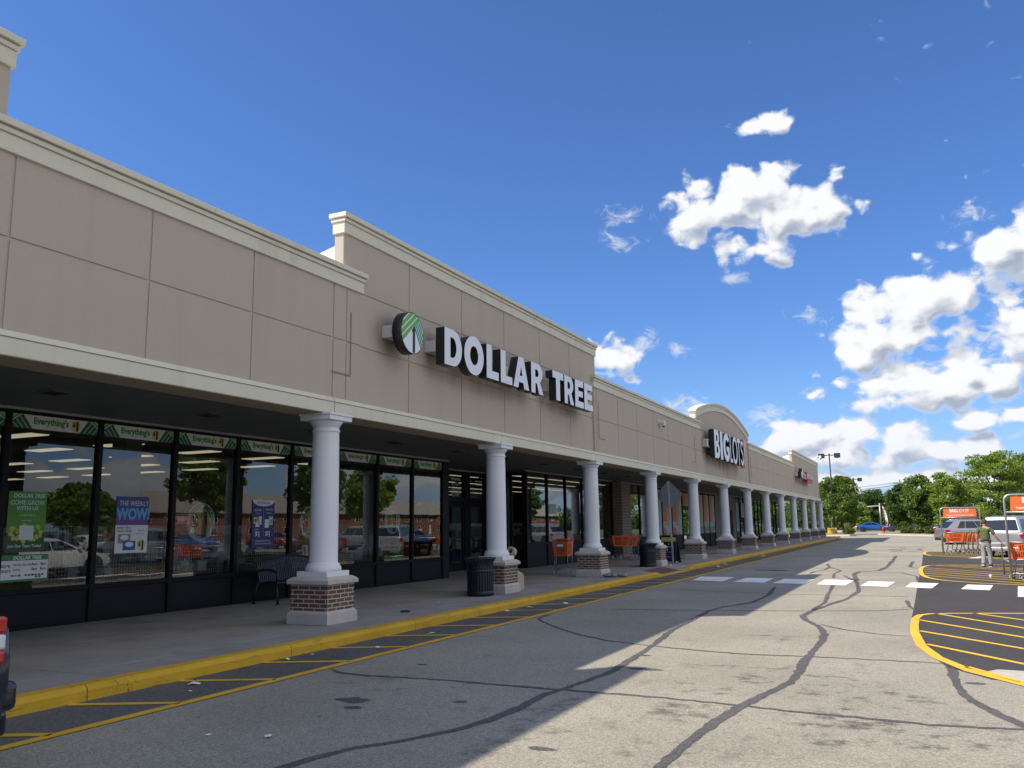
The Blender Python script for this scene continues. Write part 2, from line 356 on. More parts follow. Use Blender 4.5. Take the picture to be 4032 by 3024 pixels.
# ------------------------------------------------------------------ ground
rnd = random.Random(7)
def asphalt(name, lo, hi, patch=.30, stain=.55, tint=(1,.965,.90), oil=False):
    mt, t, b, o = base(name)
    g = t.node('ShaderNodeNewGeometry').outputs['Position']
    def vor(sc):
        n = t.n.new('ShaderNodeTexVoronoi'); n.inputs['Scale'].default_value = sc; t.l.new(g, n.inputs['Vector']); return n
    v1 = vor(85.0); v2 = vor(190.0)
    s1 = t.node('ShaderNodeSeparateColor', i0=v1.outputs['Color']).outputs[0]; s2 = t.node('ShaderNodeSeparateColor', i0=v2.outputs['Color']).outputs[0]
    agg = t.m('ADD', t.m('MULTIPLY', s1, .6), t.m('MULTIPLY', s2, .4))
    agg = t.m('POWER', agg, 1.25)
    val = t.ramp(agg, .02, .9, lo, hi, False)
    n1 = t.noise(g, .33, 5.0, .55); n2 = t.noise(g, 1.7, 5.0, .68); n3 = t.noise(g, 5.5, 4.0, .6)
    big = t.ramp(n1, .3, .7, 1-patch*.5, 1+patch*.5)
    st = t.ramp(t.m('ADD', t.m('MULTIPLY', n2, .6), t.m('MULTIPLY', n3, .4)), .54, .74, 1.0, 1-stain)
    spots = t.ramp(t.noise(g, 9.0, 2.0, .5), .735, .77, 1.0, .45)
    k = t.m('MULTIPLY', t.m('MULTIPLY', val, big), t.m('MULTIPLY', st, spots))
    if oil:                                   # tyre and oil darkening in the standing lane
        for (ox, oy, rx, ry, am) in [(-1.6,9.6,1.9,1.6,.62),(-1.0,7.6,1.6,1.2,.5),(-2.6,8.0,1.3,1.0,.5),(-1.9,13.0,.8,1.3,.5),(-.4,8.6,.8,1.2,.55),(-3.2,7.0,1.1,.9,.45),(-2.2,6.2,1.5,.8,.4),(.2,7.2,.9,1.4,.45),(-5.2,8.3,1.2,1.0,.4)]:
            dd = t.v('LENGTH', t.v('MULTIPLY_ADD', g, (1/rx, 1/ry, 0), (-ox/rx, -oy/ry, 0)))
            f = t.m('MULTIPLY', t.ramp(dd, .2, 1.0, 1.0, 0.0), t.ramp(t.m('ADD', t.m('MULTIPLY', n2, .55), t.m('MULTIPLY', n3, .45)), .50, .63, 0.0, am))
            k = t.m('MULTIPLY', k, t.m('SUBTRACT', 1.0, f))
    mm = t.n.new('ShaderNodeVectorMath'); mm.operation = 'SCALE'; mm.inputs[0].default_value = tint; t.l.new(k, mm.inputs['Scale'])
    t.l.new(mm.outputs[0], b.inputs['Base Color']); b.inputs['Roughness'].default_value = .88; b.inputs['Specular IOR Level'].default_value = .25
    bn = t.node('ShaderNodeBump', Strength=.55, Distance=.008, Height=t.m('ADD', agg, t.m('MULTIPLY', n3, .6))); t.l.new(bn.outputs[0], b.inputs['Normal'])
    MATS[name] = mt; return mt
OLD = asphalt('worn_asphalt', .175, .44, .22, .40, (1, .935, .78), True)
NEW = asphalt('fresh_asphalt', .030, .085, .25, .10, (1, .97, .95))
DARK = asphalt('fire_lane_asphalt', .06, .19, .3, .35, (1, .97, .95))
CONC = stained('sidewalk_concrete', (.30,.285,.27), (.15,.142,.135), .75, .85, False, .25, 90.0, .08, .42, .72)
def paint(name, col, under, wear, lo=.60, scuff=False):
    mt, t, b, o = base(name)
    g = t.node('ShaderNodeNewGeometry').outputs['Position']
    n = t.m('ADD', t.m('MULTIPLY', t.noise(g, 3.2, 6.0, .7), .55), t.m('MULTIPLY', t.noise(g, 30.0, 4.0, .7), .45))
    f = t.ramp(n, lo, lo+.10, 0.0, wear)
    if scuff:                                  # long tyre scuffs along the edge
        sc = t.noise(t.v('MULTIPLY', g, (3.0, .55, 9.0)), 1.6, 5.0, .62)
        f = t.m('MAXIMUM', f, t.ramp(sc, .60, .72, 0.0, .9))
    sh = t.ramp(t.noise(g, 1.1, 3.0), .3, .7, .86, 1.08, False)
    mm = t.n.new('ShaderNodeVectorMath'); mm.operation = 'SCALE'; t.l.new(t.mix(f, col, under), mm.inputs[0]); t.l.new(sh, mm.inputs['Scale'])
    t.l.new(mm.outputs[0], b.inputs['Base Color']); b.inputs['Roughness'].default_value = .7; b.inputs['Specular IOR Level'].default_value = .3
    bn = t.node('ShaderNodeBump', Strength=.3, Distance=.006, Height=t.noise(g, 120.0, 3.0)); t.l.new(bn.outputs[0], b.inputs['Normal'])
    MATS[name] = mt; return mt
YEL = paint('yellow_road_paint', (.72,.43,.035), (.22,.16,.06), .55, .62)
YELC = paint('yellow_curb_paint', (.60,.36,.025), (.10,.08,.035), .95, .555, True)
WHT = paint('white_road_paint', (.80,.80,.78), (.5,.49,.46), .3, .66)
SEAL = asphalt('crack_filler', .035, .17, .3, .35, (1, .99, 1.0))
GRASSM = M('lawn_grass', (.075,.125,.03), .9, var=.45, vs=1.6, bump=.6, bs=25)
MULCH = M('brown_mulch', (.20,.145,.095), .95, var=.5, vs=7.0, bump=.9, bs=35)
KERB = stained('concrete_kerb', (.50,.46,.38), (.26,.23,.18), .7, .85, False, .3, 60.0, .08)
g = MB(); g.poly([(-900,-900,-.05),(900,-900,-.05),(900,1500,-.05),(-900,1500,-.05)]); struct(g.build('ground', GRASSM, fix=False))
g = MB(); g.poly([(-7.54,-60,0),(78,-60,0),(78,150,0),(-60,150,0),(-60,91,0),(-8.3,91,0),(-7.54,88.5,0)]); struct(g.build('parking_lot_pavement', OLD, fix=False))
g = MB(); g.poly([(-7.54,-20,.004),(-6.60,-20,.004),(-6.60,86,.004),(-7.54,88.5,.004)]); struct(g.build('fire_lane_strip', DARK, fix=False))
g = MB(); g.poly([(.10,11.2,.004),(.5,10.5,.004),(40,10.5,.004),(40,50.2,.004),(-.16,50.2,.004),(-.21,36,.004),(-.28,26,.004),(-.30,20,.004),(-.33,15.4,.004),(-.25,13.2,.004)]); struct(g.build('fresh_asphalt_patch', NEW, fix=False))
g = MB(); g.poly([(.38,10.85,.0045),(.75,10.35,.0045),(3.0,9.9,.0045),(3.0,11.0,.0045),(.6,11.2,.0045)]); struct(g.build('concrete_collar_patch', M('pale_concrete', (.42,.39,.34), .85, var=.2, vs=5, bump=.3), fix=False))
# markings
z = .008
g = MB()
for c in [((-6.366,27.047),(-5.299,26.891),(-5.249,24.967),(-6.183,25.256)), ((-4.915,26.75),(-4.113,26.62),(-4.073,24.68),(-4.939,24.79)), ((-3.8,26.5),(-2.953,26.42),(-3.042,24.42),(-3.836,24.56)),
          ((-2.673,26.39),(-1.889,26.23),(-1.96,24.12),(-2.69,24.33)), ((-1.492,25.917),(-.832,25.755),(-.95,23.87),(-1.60,24.10)), ((-.442,25.617),(.21,25.473),(.034,23.585),(-.555,23.823)),
          ((.858,25.125),(1.42,24.98),(1.247,23.285),(.659,23.495)), ((1.935,24.71),(2.6,24.5),(2.45,21.3),(1.66,21.5))]:
    g.poly([(p[0],p[1],z) for p in c])
struct(g.build('crosswalk_marking', WHT, fix=False))
def inset(P, d):
    n = len(P); out = []
    for i in range(n):
        a = Vector(P[i-1]); b = Vector(P[i]); c = Vector(P[(i+1)%n])
        e1 = (b-a).normalized(); e2 = (c-b).normalized(); nn = Vector((-e1.y-e2.y, e1.x+e2.x)).normalized()
        out.append(b+nn*d[i])
    return out
def island(name, outer, ends, lines, lw):
    # outer: polyline open to +X; stripes between explicit end pairs
    g = MB(); n = len(outer); v = []
    ins = []
    for i, p in enumerate(outer):
        a = Vector(outer[max(i-1,0)]); c = Vector(outer[min(i+1,n-1)]); d = (c-a).normalized(); ins.append(Vector(p)+Vector((-d.y, d.x))*ends[i])
    for i in range(n): v += [(outer[i][0], outer[i][1], z), (ins[i].x, ins[i].y, z)]
    g.add(v, [(2*i, 2*i+1, 2*i+3, 2*i+2) for i in range(n-1)])
    for a, b in lines: g.ribbon([a, b], lw, z)
    struct(g.build(name, YEL, fix=False))
    return g
i1 = [(5.2,9.3),(3.6,9.55),(2.0,9.85),(1.2,10.05),(.757,10.17),(.274,10.93),(-.05,11.877),(-.232,12.935),(-.319,14.387),(-.332,15.395),(-.322,16.45),(-.25,17.0),(-.071,17.3),(.25,17.48),(.676,17.634),(1.445,17.84),(3.0,18.1),(5.2,18.4)]
e1 = [.12,.12,.12,.12,.12,.13,.13,.13,.12,.12,.12,.11,.11,.11,.11,.11,.11,.11]
e1 = [-e for e in e1]
def ext(a, b, L):
    a = Vector(a); b = Vector(b); return (tuple(a), tuple(a+(b-a)*L))
island('hatched_island_marking', i1, e1, [ext((-.22,16.187),(1.123,14.255),4.0), ext((-.2,14.612),(1.014,13.037),4.2), ext((-.10,13.101),(.893,11.691),3.6), ext((.05,17.35),(1.23,15.446),4.0), ext((.66,17.6),(1.337,16.641),6.0), ext((.30,11.26),(.777,10.391),1.0)], .085)
i2 = [(7.5,23.6),(5.0,24.2),(3.3,24.8),(2.11,25.252),(1.2,25.7),(.412,26.544),(.1,27.2),(-.099,27.937),(-.22,28.9),(-.271,30.123),(-.29,32.0),(-.27,33.5),(-.2,34.5),(-.027,35.281),(.4,35.65),(.916,35.861),(2.462,36.231),(4.5,36.6),(7.5,36.9)]
e2 = [-.12]*19
L2 = [ext((-.13,29.0+1.15*k), (.9,27.6+1.15*k), 6.5) for k in range(5)] + [ext((.15+.55*k,35.5+.12*k), (1.1+.55*k,34.1+.12*k), 6.0) for k in range(3)]
L2 = [(a, (min(b[0], 7.4), a[1]+(b[1]-a[1])*(min(b[0],7.4)-a[0])/(b[0]-a[0]))) for a, b in L2]
L2 = [(a, b if b[1] > 25.0 else tuple(Vector(a)+(Vector(b)-Vector(a))*((a[1]-25.2)/(a[1]-b[1])))) for a, b in L2]
island('hatched_island_marking', i2, e2, L2, .09)
i3 = [(8.0,41.4),(5.0,41.9),(3.0,42.3),(1.818,42.757),(.9,43.6),(.081,44.861),(-.12,46.2),(-.18,47.349),(-.19,48.6),(-.16,49.42),(-.1,50.1),(.019,50.602),(.4,51.0),(.924,51.215),(2.2,51.3),(5.0,51.4),(8.0,51.5)]
e3 = [-.13]*17
L3 = [ext((-.02,46.3+1.5*k), (.9,44.6+1.5*k), 3.0) for k in range(3)] + [ext((.2+.8*k,50.7), (1.3+.8*k,48.6), 3.2) for k in range(3)]
island('hatched_island_marking', i3, e3, L3, .09)
g = MB()
g.ribbon([(-6.54,y) for y in range(-6, 85, 3)]+[(-6.62,85.5),(-7.3,88.2)], .125, z)
for k in range(-4, 60):
    y = 6.0+1.365*k
    g.ribbon([(-7.53,y),(-6.9,y+.30),(-6.58,y+.46)], .105, z)
struct(g.build('fire_lane_marking', YEL, fix=False))
g = MB(); g.poly([(1.55,42.0,z),(2.1,43.9,z),(2.5,43.8,z),(1.95,41.9,z)])
for k in range(4): g.ribbon([(8+3.2*k, 60),(10.2+3.2*k, 66)], .1, z)
g.ribbon([(-9.0,134),(-6.6,126)], .16, z); struct(g.build('parking_stall_marking', WHT, fix=False))
# cracks filled with bitumen
CR = {'A':([(-1.78,5.0),(-1.76,6.09),(-1.75,6.77),(-1.71,7.52),(-1.63,8.24),(-1.49,9.0),(-1.37,9.7),(-1.41,11.0),(-1.42,11.79),(-1.41,12.91),(-1.45,13.77),(-1.62,14.7),(-1.97,15.73),(-2.06,16.34),(-2.01,17.22),(-1.8,18.88),(-1.61,20.09),(-1.52,22.26),(-1.78,25.61),(-2.35,28.57)],.105),
 'B':([(-2.02,17.33),(-1.96,19.06),(-2.09,20.98),(-2.23,23.67),(-2.31,24.87)],.085),
 'C':([(-4.2,4.2),(-4.16,5.06),(-4.08,5.56),(-3.92,5.83),(-3.7,6.18),(-3.57,6.53),(-3.49,6.94),(-3.46,7.45),(-3.5,8.08),(-3.43,8.46),(-3.38,8.92),(-3.31,9.53),(-3.36,10.29),(-3.47,11.79),(-3.67,13.5),(-3.71,14.86),(-3.8,16.68),(-3.72,17.48),(-3.35,18.65),(-3.32,20.64),(-3.58,23.33)],.10),
 'D':([(-6.43,8.61),(-6.11,8.43),(-5.57,8.41),(-4.8,8.48),(-4.19,8.41),(-3.46,8.4),(-2.93,8.39),(-2.36,8.37),(-1.64,8.28),(-1.14,8.18),(-.39,8.12),(-.11,8.05),(.58,8.15),(2.0,8.2),(4,8.3)],.065),
 'E':([(-6.41,15.26),(-6.36,14.54),(-6.1,14.08),(-5.41,13.21),(-4.73,12.48),(-4.18,12.06),(-3.26,11.68),(-2.22,11.42),(-1.34,11.49),(-.49,11.48),(.08,11.47)],.055),
 'F':([(-5.69,16.48),(-4.61,16.61),(-3.59,16.85),(-2.27,17.15),(-1.0,17.54),(-.32,18.11)],.06),
 'G':([(-1.66,15.1),(-1.24,14.44),(-.7,14.02),(-.32,13.93)],.05),
 'H':([(.15,11.42),(.15,10.51),(.19,9.64),(.29,9.12),(.44,8.68),(.59,8.29),(.9,7.7),(1.3,7.1)],.10),
 'J':([(-1.81,26.01),(-2.09,29.13),(-2.06,30.74),(-1.47,31.43),(-1.33,33.97),(-1.29,38.6),(-1.31,44.67)],.15),
 'J2':([(-2.06,30.74),(-.82,30.42),(-.33,28.51),(-.26,25.97)],.08),
 'K':([(-3.41,29.39),(-3.42,30.49),(-3.19,31.72),(-3.22,33.67),(-3.52,35.83),(-3.35,36.17)],.10),
 'K2':([(-3.22,33.67),(-2.64,31.22),(-2.7,29.53),(-2.51,27.13)],.08),
 'L':([(-.58,34.09),(-.58,35.79),(-.52,38.69)],.13),'L2':([(-.58,34.09),(-.33,32.84)],.07),
 'M':([(-.46,20.04),(-.39,18.68),(-.32,18.11)],.08),
 'N':([(-1.7,50),(-1.2,52.5),(-1.9,54),(-1.1,56.5),(-1.5,58)],.14),'O':([(-.9,50.5),(-.2,53),(-.5,55.5),(-.05,57.5)],.12)}
g = MB()
def subdiv(P, n=6, j=.018):
    out = []
    for a, b in zip(P[:-1], P[1:]):
        L = math.dist(a, b); k = max(2, min(24, int(L/.09)))
        for i in range(k): t = i/k; out.append((a[0]+(b[0]-a[0])*t, a[1]+(b[1]-a[1])*t))
    out.append(P[-1])
    for _ in range(3): out = [out[0]]+[((out[i-1][0]+2*out[i][0]+out[i+1][0])/4, (out[i-1][1]+2*out[i][1]+out[i+1][1])/4) for i in range(1, len(out)-1)]+[out[-1]]
    return [(p[0]+rnd.uniform(-j,j)*.5, p[1]+rnd.uniform(-j,j)) for p in out]
for k, (P, wd) in CR.items():
    S = subdiv(P); n = len(S)
    W_ = [wd*(.86+.2*rnd.random()+.16*math.sin(i*.21+len(k)))*(min(1, .35+(n-1-i)/6, .35+i/4)) for i in range(n)]
    g.ribbon(S, W_, .003 if k not in 'DEFG' else .0034, rnd)
for yy, x0, x1 in [(21.2,-5.6,-.4),(28.9,-5.2,-.6),(33,-5.8,-.4),(38,-6,-.3),(44,-6,-.4),(53,-6,2),(60,-6,1),(68,-6,3),(78,-6,4)]:
    S = subdiv([(x0,yy+rnd.uniform(-.5,.5)),((x0+x1)/2,yy+rnd.uniform(-.6,.6)),(x1,yy+rnd.uniform(-.5,.5))], 6, .05)
    g.ribbon(S, [.055]*len(S), .0026, rnd)
struct(g.build('bitumen_crack_filler', SEAL, fix=False))
# loose tar and oil marks
g = MB()
for (x, y, a, b) in [(-3.02,9.9,.22,.05),(-5.1,7.2,.20,.07),(-4.9,6.9,.1,.04),(-2.7,6.2,.12,.03),(-5.6,9.3,.08,.03),(-5.0,31.2,.6,.16),(-4.55,31.0,.35,.12),(-4.0,31.6,.16,.07),(-3.35,10.9,.12,.03),(-4.1,7.5,.08,.03),(.33,10.2,.10,.04)]:
    pts = [(x+a*math.cos(t)*rnd.uniform(.7,1.1), y+b*2*math.sin(t)*rnd.uniform(.6,1.1), .0022) for t in [2*PI*i/14 for i in range(14)]]
    g.poly(pts)
struct(g.build('tar_spots', SEAL, fix=False))
# sidewalk, curb, ramp
g = MB()
ZS = .15
def quad3(a, b, c, d): g.poly([a,b,c,d])
XI, XO, XR, XB = -7.75, -7.54, -8.35, -15.2
joints_y = [-6+1.583*k for k in range(64)]
for y0, y1 in zip(joints_y[:-1], joints_y[1:]):
    y0 += .006; y1 -= .006
    cols = [(XB,-12.7),(-12.69,-10.55),(-10.54,XR),(XR+.008,XI-.004)]
    for ci, (xa, xb) in enumerate(cols):
        if ci == 3 and y1 > 26.5 and y0 < 31.5: continue
        if xa < -12.71 and not (21 < y0 < 29): continue
        g.box(xa, xb, y0, y1, -.03, ZS)
struct(g.build('sidewalk', CONC, bevel=.006, bseg=1))
ya = [y for y in joints_y if y > 26.5-1.6][0]
y_a = max(y for y in joints_y if y <= 26.5+.01) if False else 25.66; 
g = MB()
seg0 = max([a for a, b in zip(joints_y[:-1], joints_y[1:]) if b-.006 <= 26.5]) + 1.583; seg1 = min([a for a in joints_y if a+.006 >= 31.5])
for (a, b, za, zb) in [(seg0, 27.3, .15, .03), (27.31, 30.1, .03, .03), (30.11, seg1, .03, .15)]:
    g.add([(XR,a,.15),(XR,b,.15),(XI,b,zb),(XI,a,za),(XR,a,-.03),(XR,b,-.03),(XI,b,-.03),(XI,a,-.03)], [(0,1,2,3),(0,4,5,1),(1,5,6,2),(2,6,7,3),(3,7,4,0),(7,6,5,4)])
struct(g.build('curb_ramp', CONC))
g = MB(); g.poly([(XR+.02,27.5,.148),(XR+.02,29.9,.148),(XI-.02,29.9,.040),(XI-.02,27.5,.040)]); struct(g.build('ramp_warning_pad', M('dull_red_pad', (.14,.06,.05), .8, var=.3, vs=9, bump=.8, bs=40), fix=False))
g = MB()
def curb(ya, yb, za=.15, zb=.15):
    pr = lambda zt: [(XI, -.04), (XO, -.04), (XO+.004, max(zt-.05, .0)), (XO-.012, zt-.012), (XO-.045, zt+.002), (XI, zt+.002)]
    A = pr(za); B = pr(zb); n = len(A)
    g.add([(p[0], ya, p[1]) for p in A]+[(p[0], yb, p[1]) for p in B], [tuple(range(n))[::-1], tuple(range(n,2*n))]+[(i,(i+1)%n,(i+1)%n+n,i+n) for i in range(n)])
ys = [-6.0]
while ys[-1] < 26: ys.append(ys[-1]+3.05)
ys[-1] = 26.5
for a, b in zip(ys[:-1], ys[1:]): curb(a+.006, b-.006)
curb(26.5, 27.3, .15, .03); curb(27.3, 30.1, .03, .03); curb(30.1, 31.5, .03, .15)
ys = [31.5+3.05*k for k in range(19)]+[88.6]
for a, b in zip(ys[:-1], ys[1:]): curb(a+.006, b-.006)
g.prism([(-7.75,88.61),(-7.54,88.61),(-8.1,91.6),(-12.7,94.6),(-12.8,94.4),(-8.25,91.45)], 'xy', -.04, .15)
struct(g.build('curb', YELC))
g = MB(); g.prism([(-12.7,88.62),(-7.76,88.62),(-8.26,91.4),(-12.7,94.3)], 'xy', -.04, .148); struct(g.build('sidewalk_end', CONC))
# ------------------------------------------------------------------ shopping strip
mall = thing('strip_mall', 'long beige stucco shopping strip with a white columned arcade', 'building', (-10, 40, 0))
XL, XT, XBEAM = -8.70, -8.755, -8.67
ZB, ZBT = 3.495, 3.70
def panels(mb, X, Y0, Y1, Z0, Z1, vl, hl, gap=.030, back=.20, dep=.014):
    mb.box(X-back, X-dep, Y0, Y1, Z0, Z1)
    ys = [Y0]+[y for y in vl if Y0+.03 < y < Y1-.03]+[Y1]; zs = [Z0]+[q for q in hl if Z0 < q < Z1]+[Z1]
    for a, b in zip(ys[:-1], ys[1:]):
        for c, d in zip(zs[:-1], zs[1:]):
            mb.box(X-dep+.0005, X, a+(gap/2 if a > Y0 else 0), b-(gap/2 if b < Y1 else 0), c+(gap/2 if c > Z0 else 0), d-(gap/2 if d < Z1 else 0))
def coping(parent, X, Y0, Y1, top, band=.36, back=.225):
    g = MB(); lo = top-band
    g.box(X-back, X+.035, Y0-.035, Y1+.035, lo, lo+.20)
    g.box(X-back-.02, X+.06, Y0-.06, Y1+.06, lo+.202, lo+.262)
    g.box(X-back+.02, X+.045, Y0-.045, Y1+.045, lo+.263, lo+.275)
    n = max(1, int((Y1-Y0)/3.0)); st = (Y1-Y0+.18)/n
    for k in range(n): g.box(X-back-.05, X+.095, Y0-.09+k*st+.002, Y0-.09+(k+1)*st-.002, lo+.276, top)
    return g.build('coping', TRIM, parent, bevel=.006, bseg=1)
def vlines(y0, step, n): return [y0+step*k for k in range(n)]
low_specs = [(5.05, 12.32, [5.80, 7.69, 9.585, 11.53, 11.90], 11.53, None), (24.34, 38.07, [24.50, 24.62]+vlines(26.6, 2.05, 6)+[37.30, 37.42], None, None), (50.05, 69.35, [50.25, 50.38]+vlines(52.4, 2.1, 8)+[69.0, 69.1], None, None)]
for (y0, y1, vl, _, _) in low_specs:
    g = MB(); panels(g, XL, y0, y1, ZBT+.06, 5.80, vl, [4.78])
    # recessed letter L returns beside the raised sign walls
    o = g.build('wall', STUC, mall, bevel=.004, bseg=1); coping(o, XL, y0, y1, 6.085)
for (y0, y1) in [(-9.0, 5.70), (11.86, 24.66), (68.8, 86.75)]:
    g = MB(); n = 6; panels(g, XT, y0, y1, ZBT+.06, 6.80, [y0+(y1-y0)*k/n for k in range(1, n)], [4.78, 5.745])
    o = g.build('wall', STUC, mall, bevel=.004, bseg=1); coping(o, XT, y0, y1, 7.08)
# arched wall
y0, y1, zc, zt = 37.6, 50.25, 6.45, 7.30
def arch(za, zb, n=28, ya=y0, yb=y1): return [(ya+(yb-ya)*k/n, za+(zb-za)*math.sin(PI*k/n)**.85) for k in range(n+1)]
g = MB(); panels(g, XT, y0, y1, ZBT+.06, 5.745, [], [4.78])
A = arch(6.20, 7.06); g.prism([(y0, 5.765)]+A+[(y1, 5.765)], 'yz', XT-.20, XT); g.box(XT-.2, XT-.022, y0, y1, 5.745, 5.765)
aw = g.build('wall', STUC, mall)
g = MB()
for (l0, h0, l1, h1, pr) in [(6.20,7.06,6.42,7.28,.035),(6.422,7.282,6.485,7.345,.06)]:
    a = arch(l0, h0, 28, y0-pr, y1+pr); b = arch(l1, h1, 28, y0-pr, y1+pr); n = len(a)
    for k in range(n-1): g.prism([a[k], a[k+1], b[k+1], b[k]], 'yz', XT-.225, XT+pr)
g.build('coping', TRIM, aw)
g = MB(); a = arch(6.49, 7.35, 28, y0-.09, y1+.09); b = arch(6.575, 7.435, 28, y0-.09, y1+.09)
for k in range(28): g.prism([a[k], a[k+1], b[k+1], b[k]], 'yz', XT-.28, XT+.09)
g.build('coping', TRIM, aw)
# L shaped reveals at the junctions
RVM = M('joint_shadow_tan', (.25,.215,.18), .9)
for yy, s in [(12.02,-1),(24.72,1),(37.05,-1),(50.5,1),(68.6,-1)]:
    g = MB(); g.box(XL+.001, XL+.012, yy-.012, yy+.012, 4.21, 5.32); g.box(XL+.001, XL+.012, min(yy+s*.012, yy+s*.52), max(yy+s*.012, yy+s*.52), 4.195, 4.22); g.box(XL+.001, XL+.012, yy-.012, yy+.012, 4.195, 4.21); g.build('reveal_strip', RVM, mall)
# end return and white roof braces
WMB = M('white_membrane', (.80,.80,.79), .6)
for yy, zt_ in [(12.1, 6.75), (37.9, 6.45), (69.1, 6.8), (4.9, 6.8)]:
    g = MB(); g.prism([(XT-.21, 5.6), (XT-.21, zt_-.10), (XT-.80, zt_-.25), (XT-2.4, 5.95), (XT-2.6, 5.6)], 'xz', yy, yy+.12); g.build('roof_brace', WMB, mall)
g = MB(); g.box(-42, XL-.21, -9, 86.7, 5.45, 5.6); g.build('roof', M('white_membrane_roof', (.6,.6,.59), .7, var=.15), mall)
# beam over the columns
g = MB(); g2 = MB(); jy = [-13.75+6.3307*k for k in range(17)]
for a, b in zip(jy[:-1], jy[1:]):
    b = min(b, 86.85)
    if a >= b: continue
    a += .009; b -= .009
    g.box(-9.26, XBEAM, a, b, ZB+.004, ZBT-.012); g.box(-9.2, XBEAM-.012, a-.003, b+.003, ZBT-.012, ZBT)
    g.add([(XBEAM+.012,a,ZBT),(XBEAM+.012,b,ZBT),(XL+.002,b,ZBT+.075),(XL+.002,a,ZBT+.075),(-9.0,a,ZBT),(-9.0,b,ZBT),(-9.0,b,ZBT+.075),(-9.0,a,ZBT+.075)], [(0,1,2,3),(0,4,5,1),(1,5,6,2),(2,6,7,3),(3,7,4,0),(7,6,5,4)])
bm_ = g.build('beam', TRIM, mall, bevel=.004, bseg=1)
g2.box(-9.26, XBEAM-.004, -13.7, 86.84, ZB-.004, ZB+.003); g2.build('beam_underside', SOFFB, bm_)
g = MB()
for k in range(70): g.box(-12.75+0.0, -9.262, -13.7+1.44*k, -13.7+1.44*k+1.434, 3.581, 3.61)
g.box(-16.0, -12.76, 22.4, 28.2, 3.575, 3.615)
g.build('soffit', SOFF, mall)
VENT = M('vent_black', (.015,.015,.016), .7)
def vent(y):
    g = MB(); g.box(-11.09, -10.74, y-.15, y+.15, 3.560, 3.580)
    v = g.build('soffit_vent', SOFF, mall)
    g = MB()
    for k in range(7): g.box(-11.06, -10.77, y-.125+k*.037, y-.125+k*.037+.026, 3.552, 3.5595)
    g.build('vent_louver', VENT, v)
for k in range(11): vent(8.12+2.93*k)
g = MB(); g.box(-12.75, -12.69, -13.7, 22.55, 3.537, 3.579); g.box(-12.75, -12.69, 28.1, 86.7, 3.537, 3.579); g.box(-14.36, -14.28, 22.6, 28.1, 3.50, 3.555)
g.build('head_trim', M('grey_trim', (.34,.345,.36), .5), mall)
# columns
def column(y):
    x = -8.835; g = MB()
    g.lathe([(.283,.955),(.288,.985),(.283,1.02),(.272,1.035),(.262,1.045),(.258,1.075),(.236,1.082),(.2285,1.10),(.2275,1.6),(.224,2.3),(.217,2.9),(.213,3.19),(.214,3.195),(.228,3.20),(.230,3.212),(.228,3.224),(.214,3.23),(.213,3.285),(.226,3.288),(.228,3.302),(.240,3.318),(.262,3.345),(.272,3.378)], (x,y,0), 40)
    c = g.build('column', WHITE, mall)
    g = MB(); g.frustum(x,y,.150,.315,.40,.40,.395,.395); g.frustum(x,y,.315,.36,.395,.395,.358,.358); g.build('base_stone', STONE, c, bevel=.008)
    g = MB(); g.box(x-.355,x+.355,y-.355,y+.355,.355,.766); g.build('brick_pier', BRICK, c, local=False)
    g = MB(); g.frustum(x,y,.764,.825,.405,.405,.405,.405); g.frustum(x,y,.825,.875,.405,.405,.335,.335); g.build('cap_stone', STONE, c, bevel=.006)
    g = MB(); g.box(x-.295,x+.295,y-.295,y+.295,.874,.957); g.build('plinth', WHITE, c, bevel=.005)
    g = MB(); g.box(x-.30,x+.30,y-.30,y+.30,3.379,3.455); g.box(x-.318,x+.318,y-.318,y+.318,3.456,3.489); g.build('abacus', WHITE, c, bevel=.005)
for k in range(-2, 13): column(11.576+6.3307*k - (.35 if k == 12 else 0))
# ------------------------------------------------------------------ storefront
XF = -12.74
def window(y0, y1, sill, top=3.535, mw=.05, glass=GLASS, first=False, panel=PANEL, px=XF, base_z=.15):
    g = MB()
    g.box(px-.06, px+.05, y0-mw, y0+mw, base_z, top)
    g.box(px-.05, px+.04, y0+mw, y1-mw, top-.055, top-.001)
    g.box(px-.05, px+.045, y0+mw, y1-mw, sill-.075, sill)
    g.box(px-.05, px+.02, y0+mw, y1-mw, base_z, base_z+.07)
    if first: g.box(px-.06, px+.05, y1-mw, y1+mw, base_z, top)
    wd = g.build('window', BLACK, mall, bevel=.004, bseg=1)
    g = MB(); g.poly([(px,y0+mw,sill),(px,y1-mw,sill),(px,y1-mw,top-.055),(px,y0+mw,top-.055)]); g.build('pane', glass, wd, fix=False)
    g = MB(); g.box(px-.03, px+.004, y0+mw, y1-mw, base_z+.07, sill-.075); g.build('kick_panel', panel, wd)
    return wd
B1 = [3.66, 5.36, 7.04, 8.72, 10.40, 12.08, 13.75, 15.45, 17.15, 18.85, 20.56, 22.25]
for i, (a, b) in enumerate(zip(B1[:-1], B1[1:])): window(a, b, .765, first=(i == len(B1)-2))
g = MB(); g.box(-12.9, -12.70, -13.7, 3.6, .15, 3.5); g.build('wall', STUC, mall)
g = MB(); g.box(-14.3, -12.70, 22.31, 22.56, .15, 3.55); g.build('jamb', PANEL, mall)
B2 = [28.22, 30.10, 31.95, 33.80, 35.70, 37.62]
for i, (a, b) in enumerate(zip(B2[:-1], B2[1:])): window(a, b, 1.02, first=(i == len(B2)-2))
B3 = [39.05, 39.90, 41.88, 43.90, 45.95, 47.95, 50.25]
for i, (a, b) in enumerate(zip(B3[:-1], B3[1:])): window(a, b, 1.0, first=(i == len(B3)-2))
B4 = [54.0, 55.66, 57.34, 59.05]
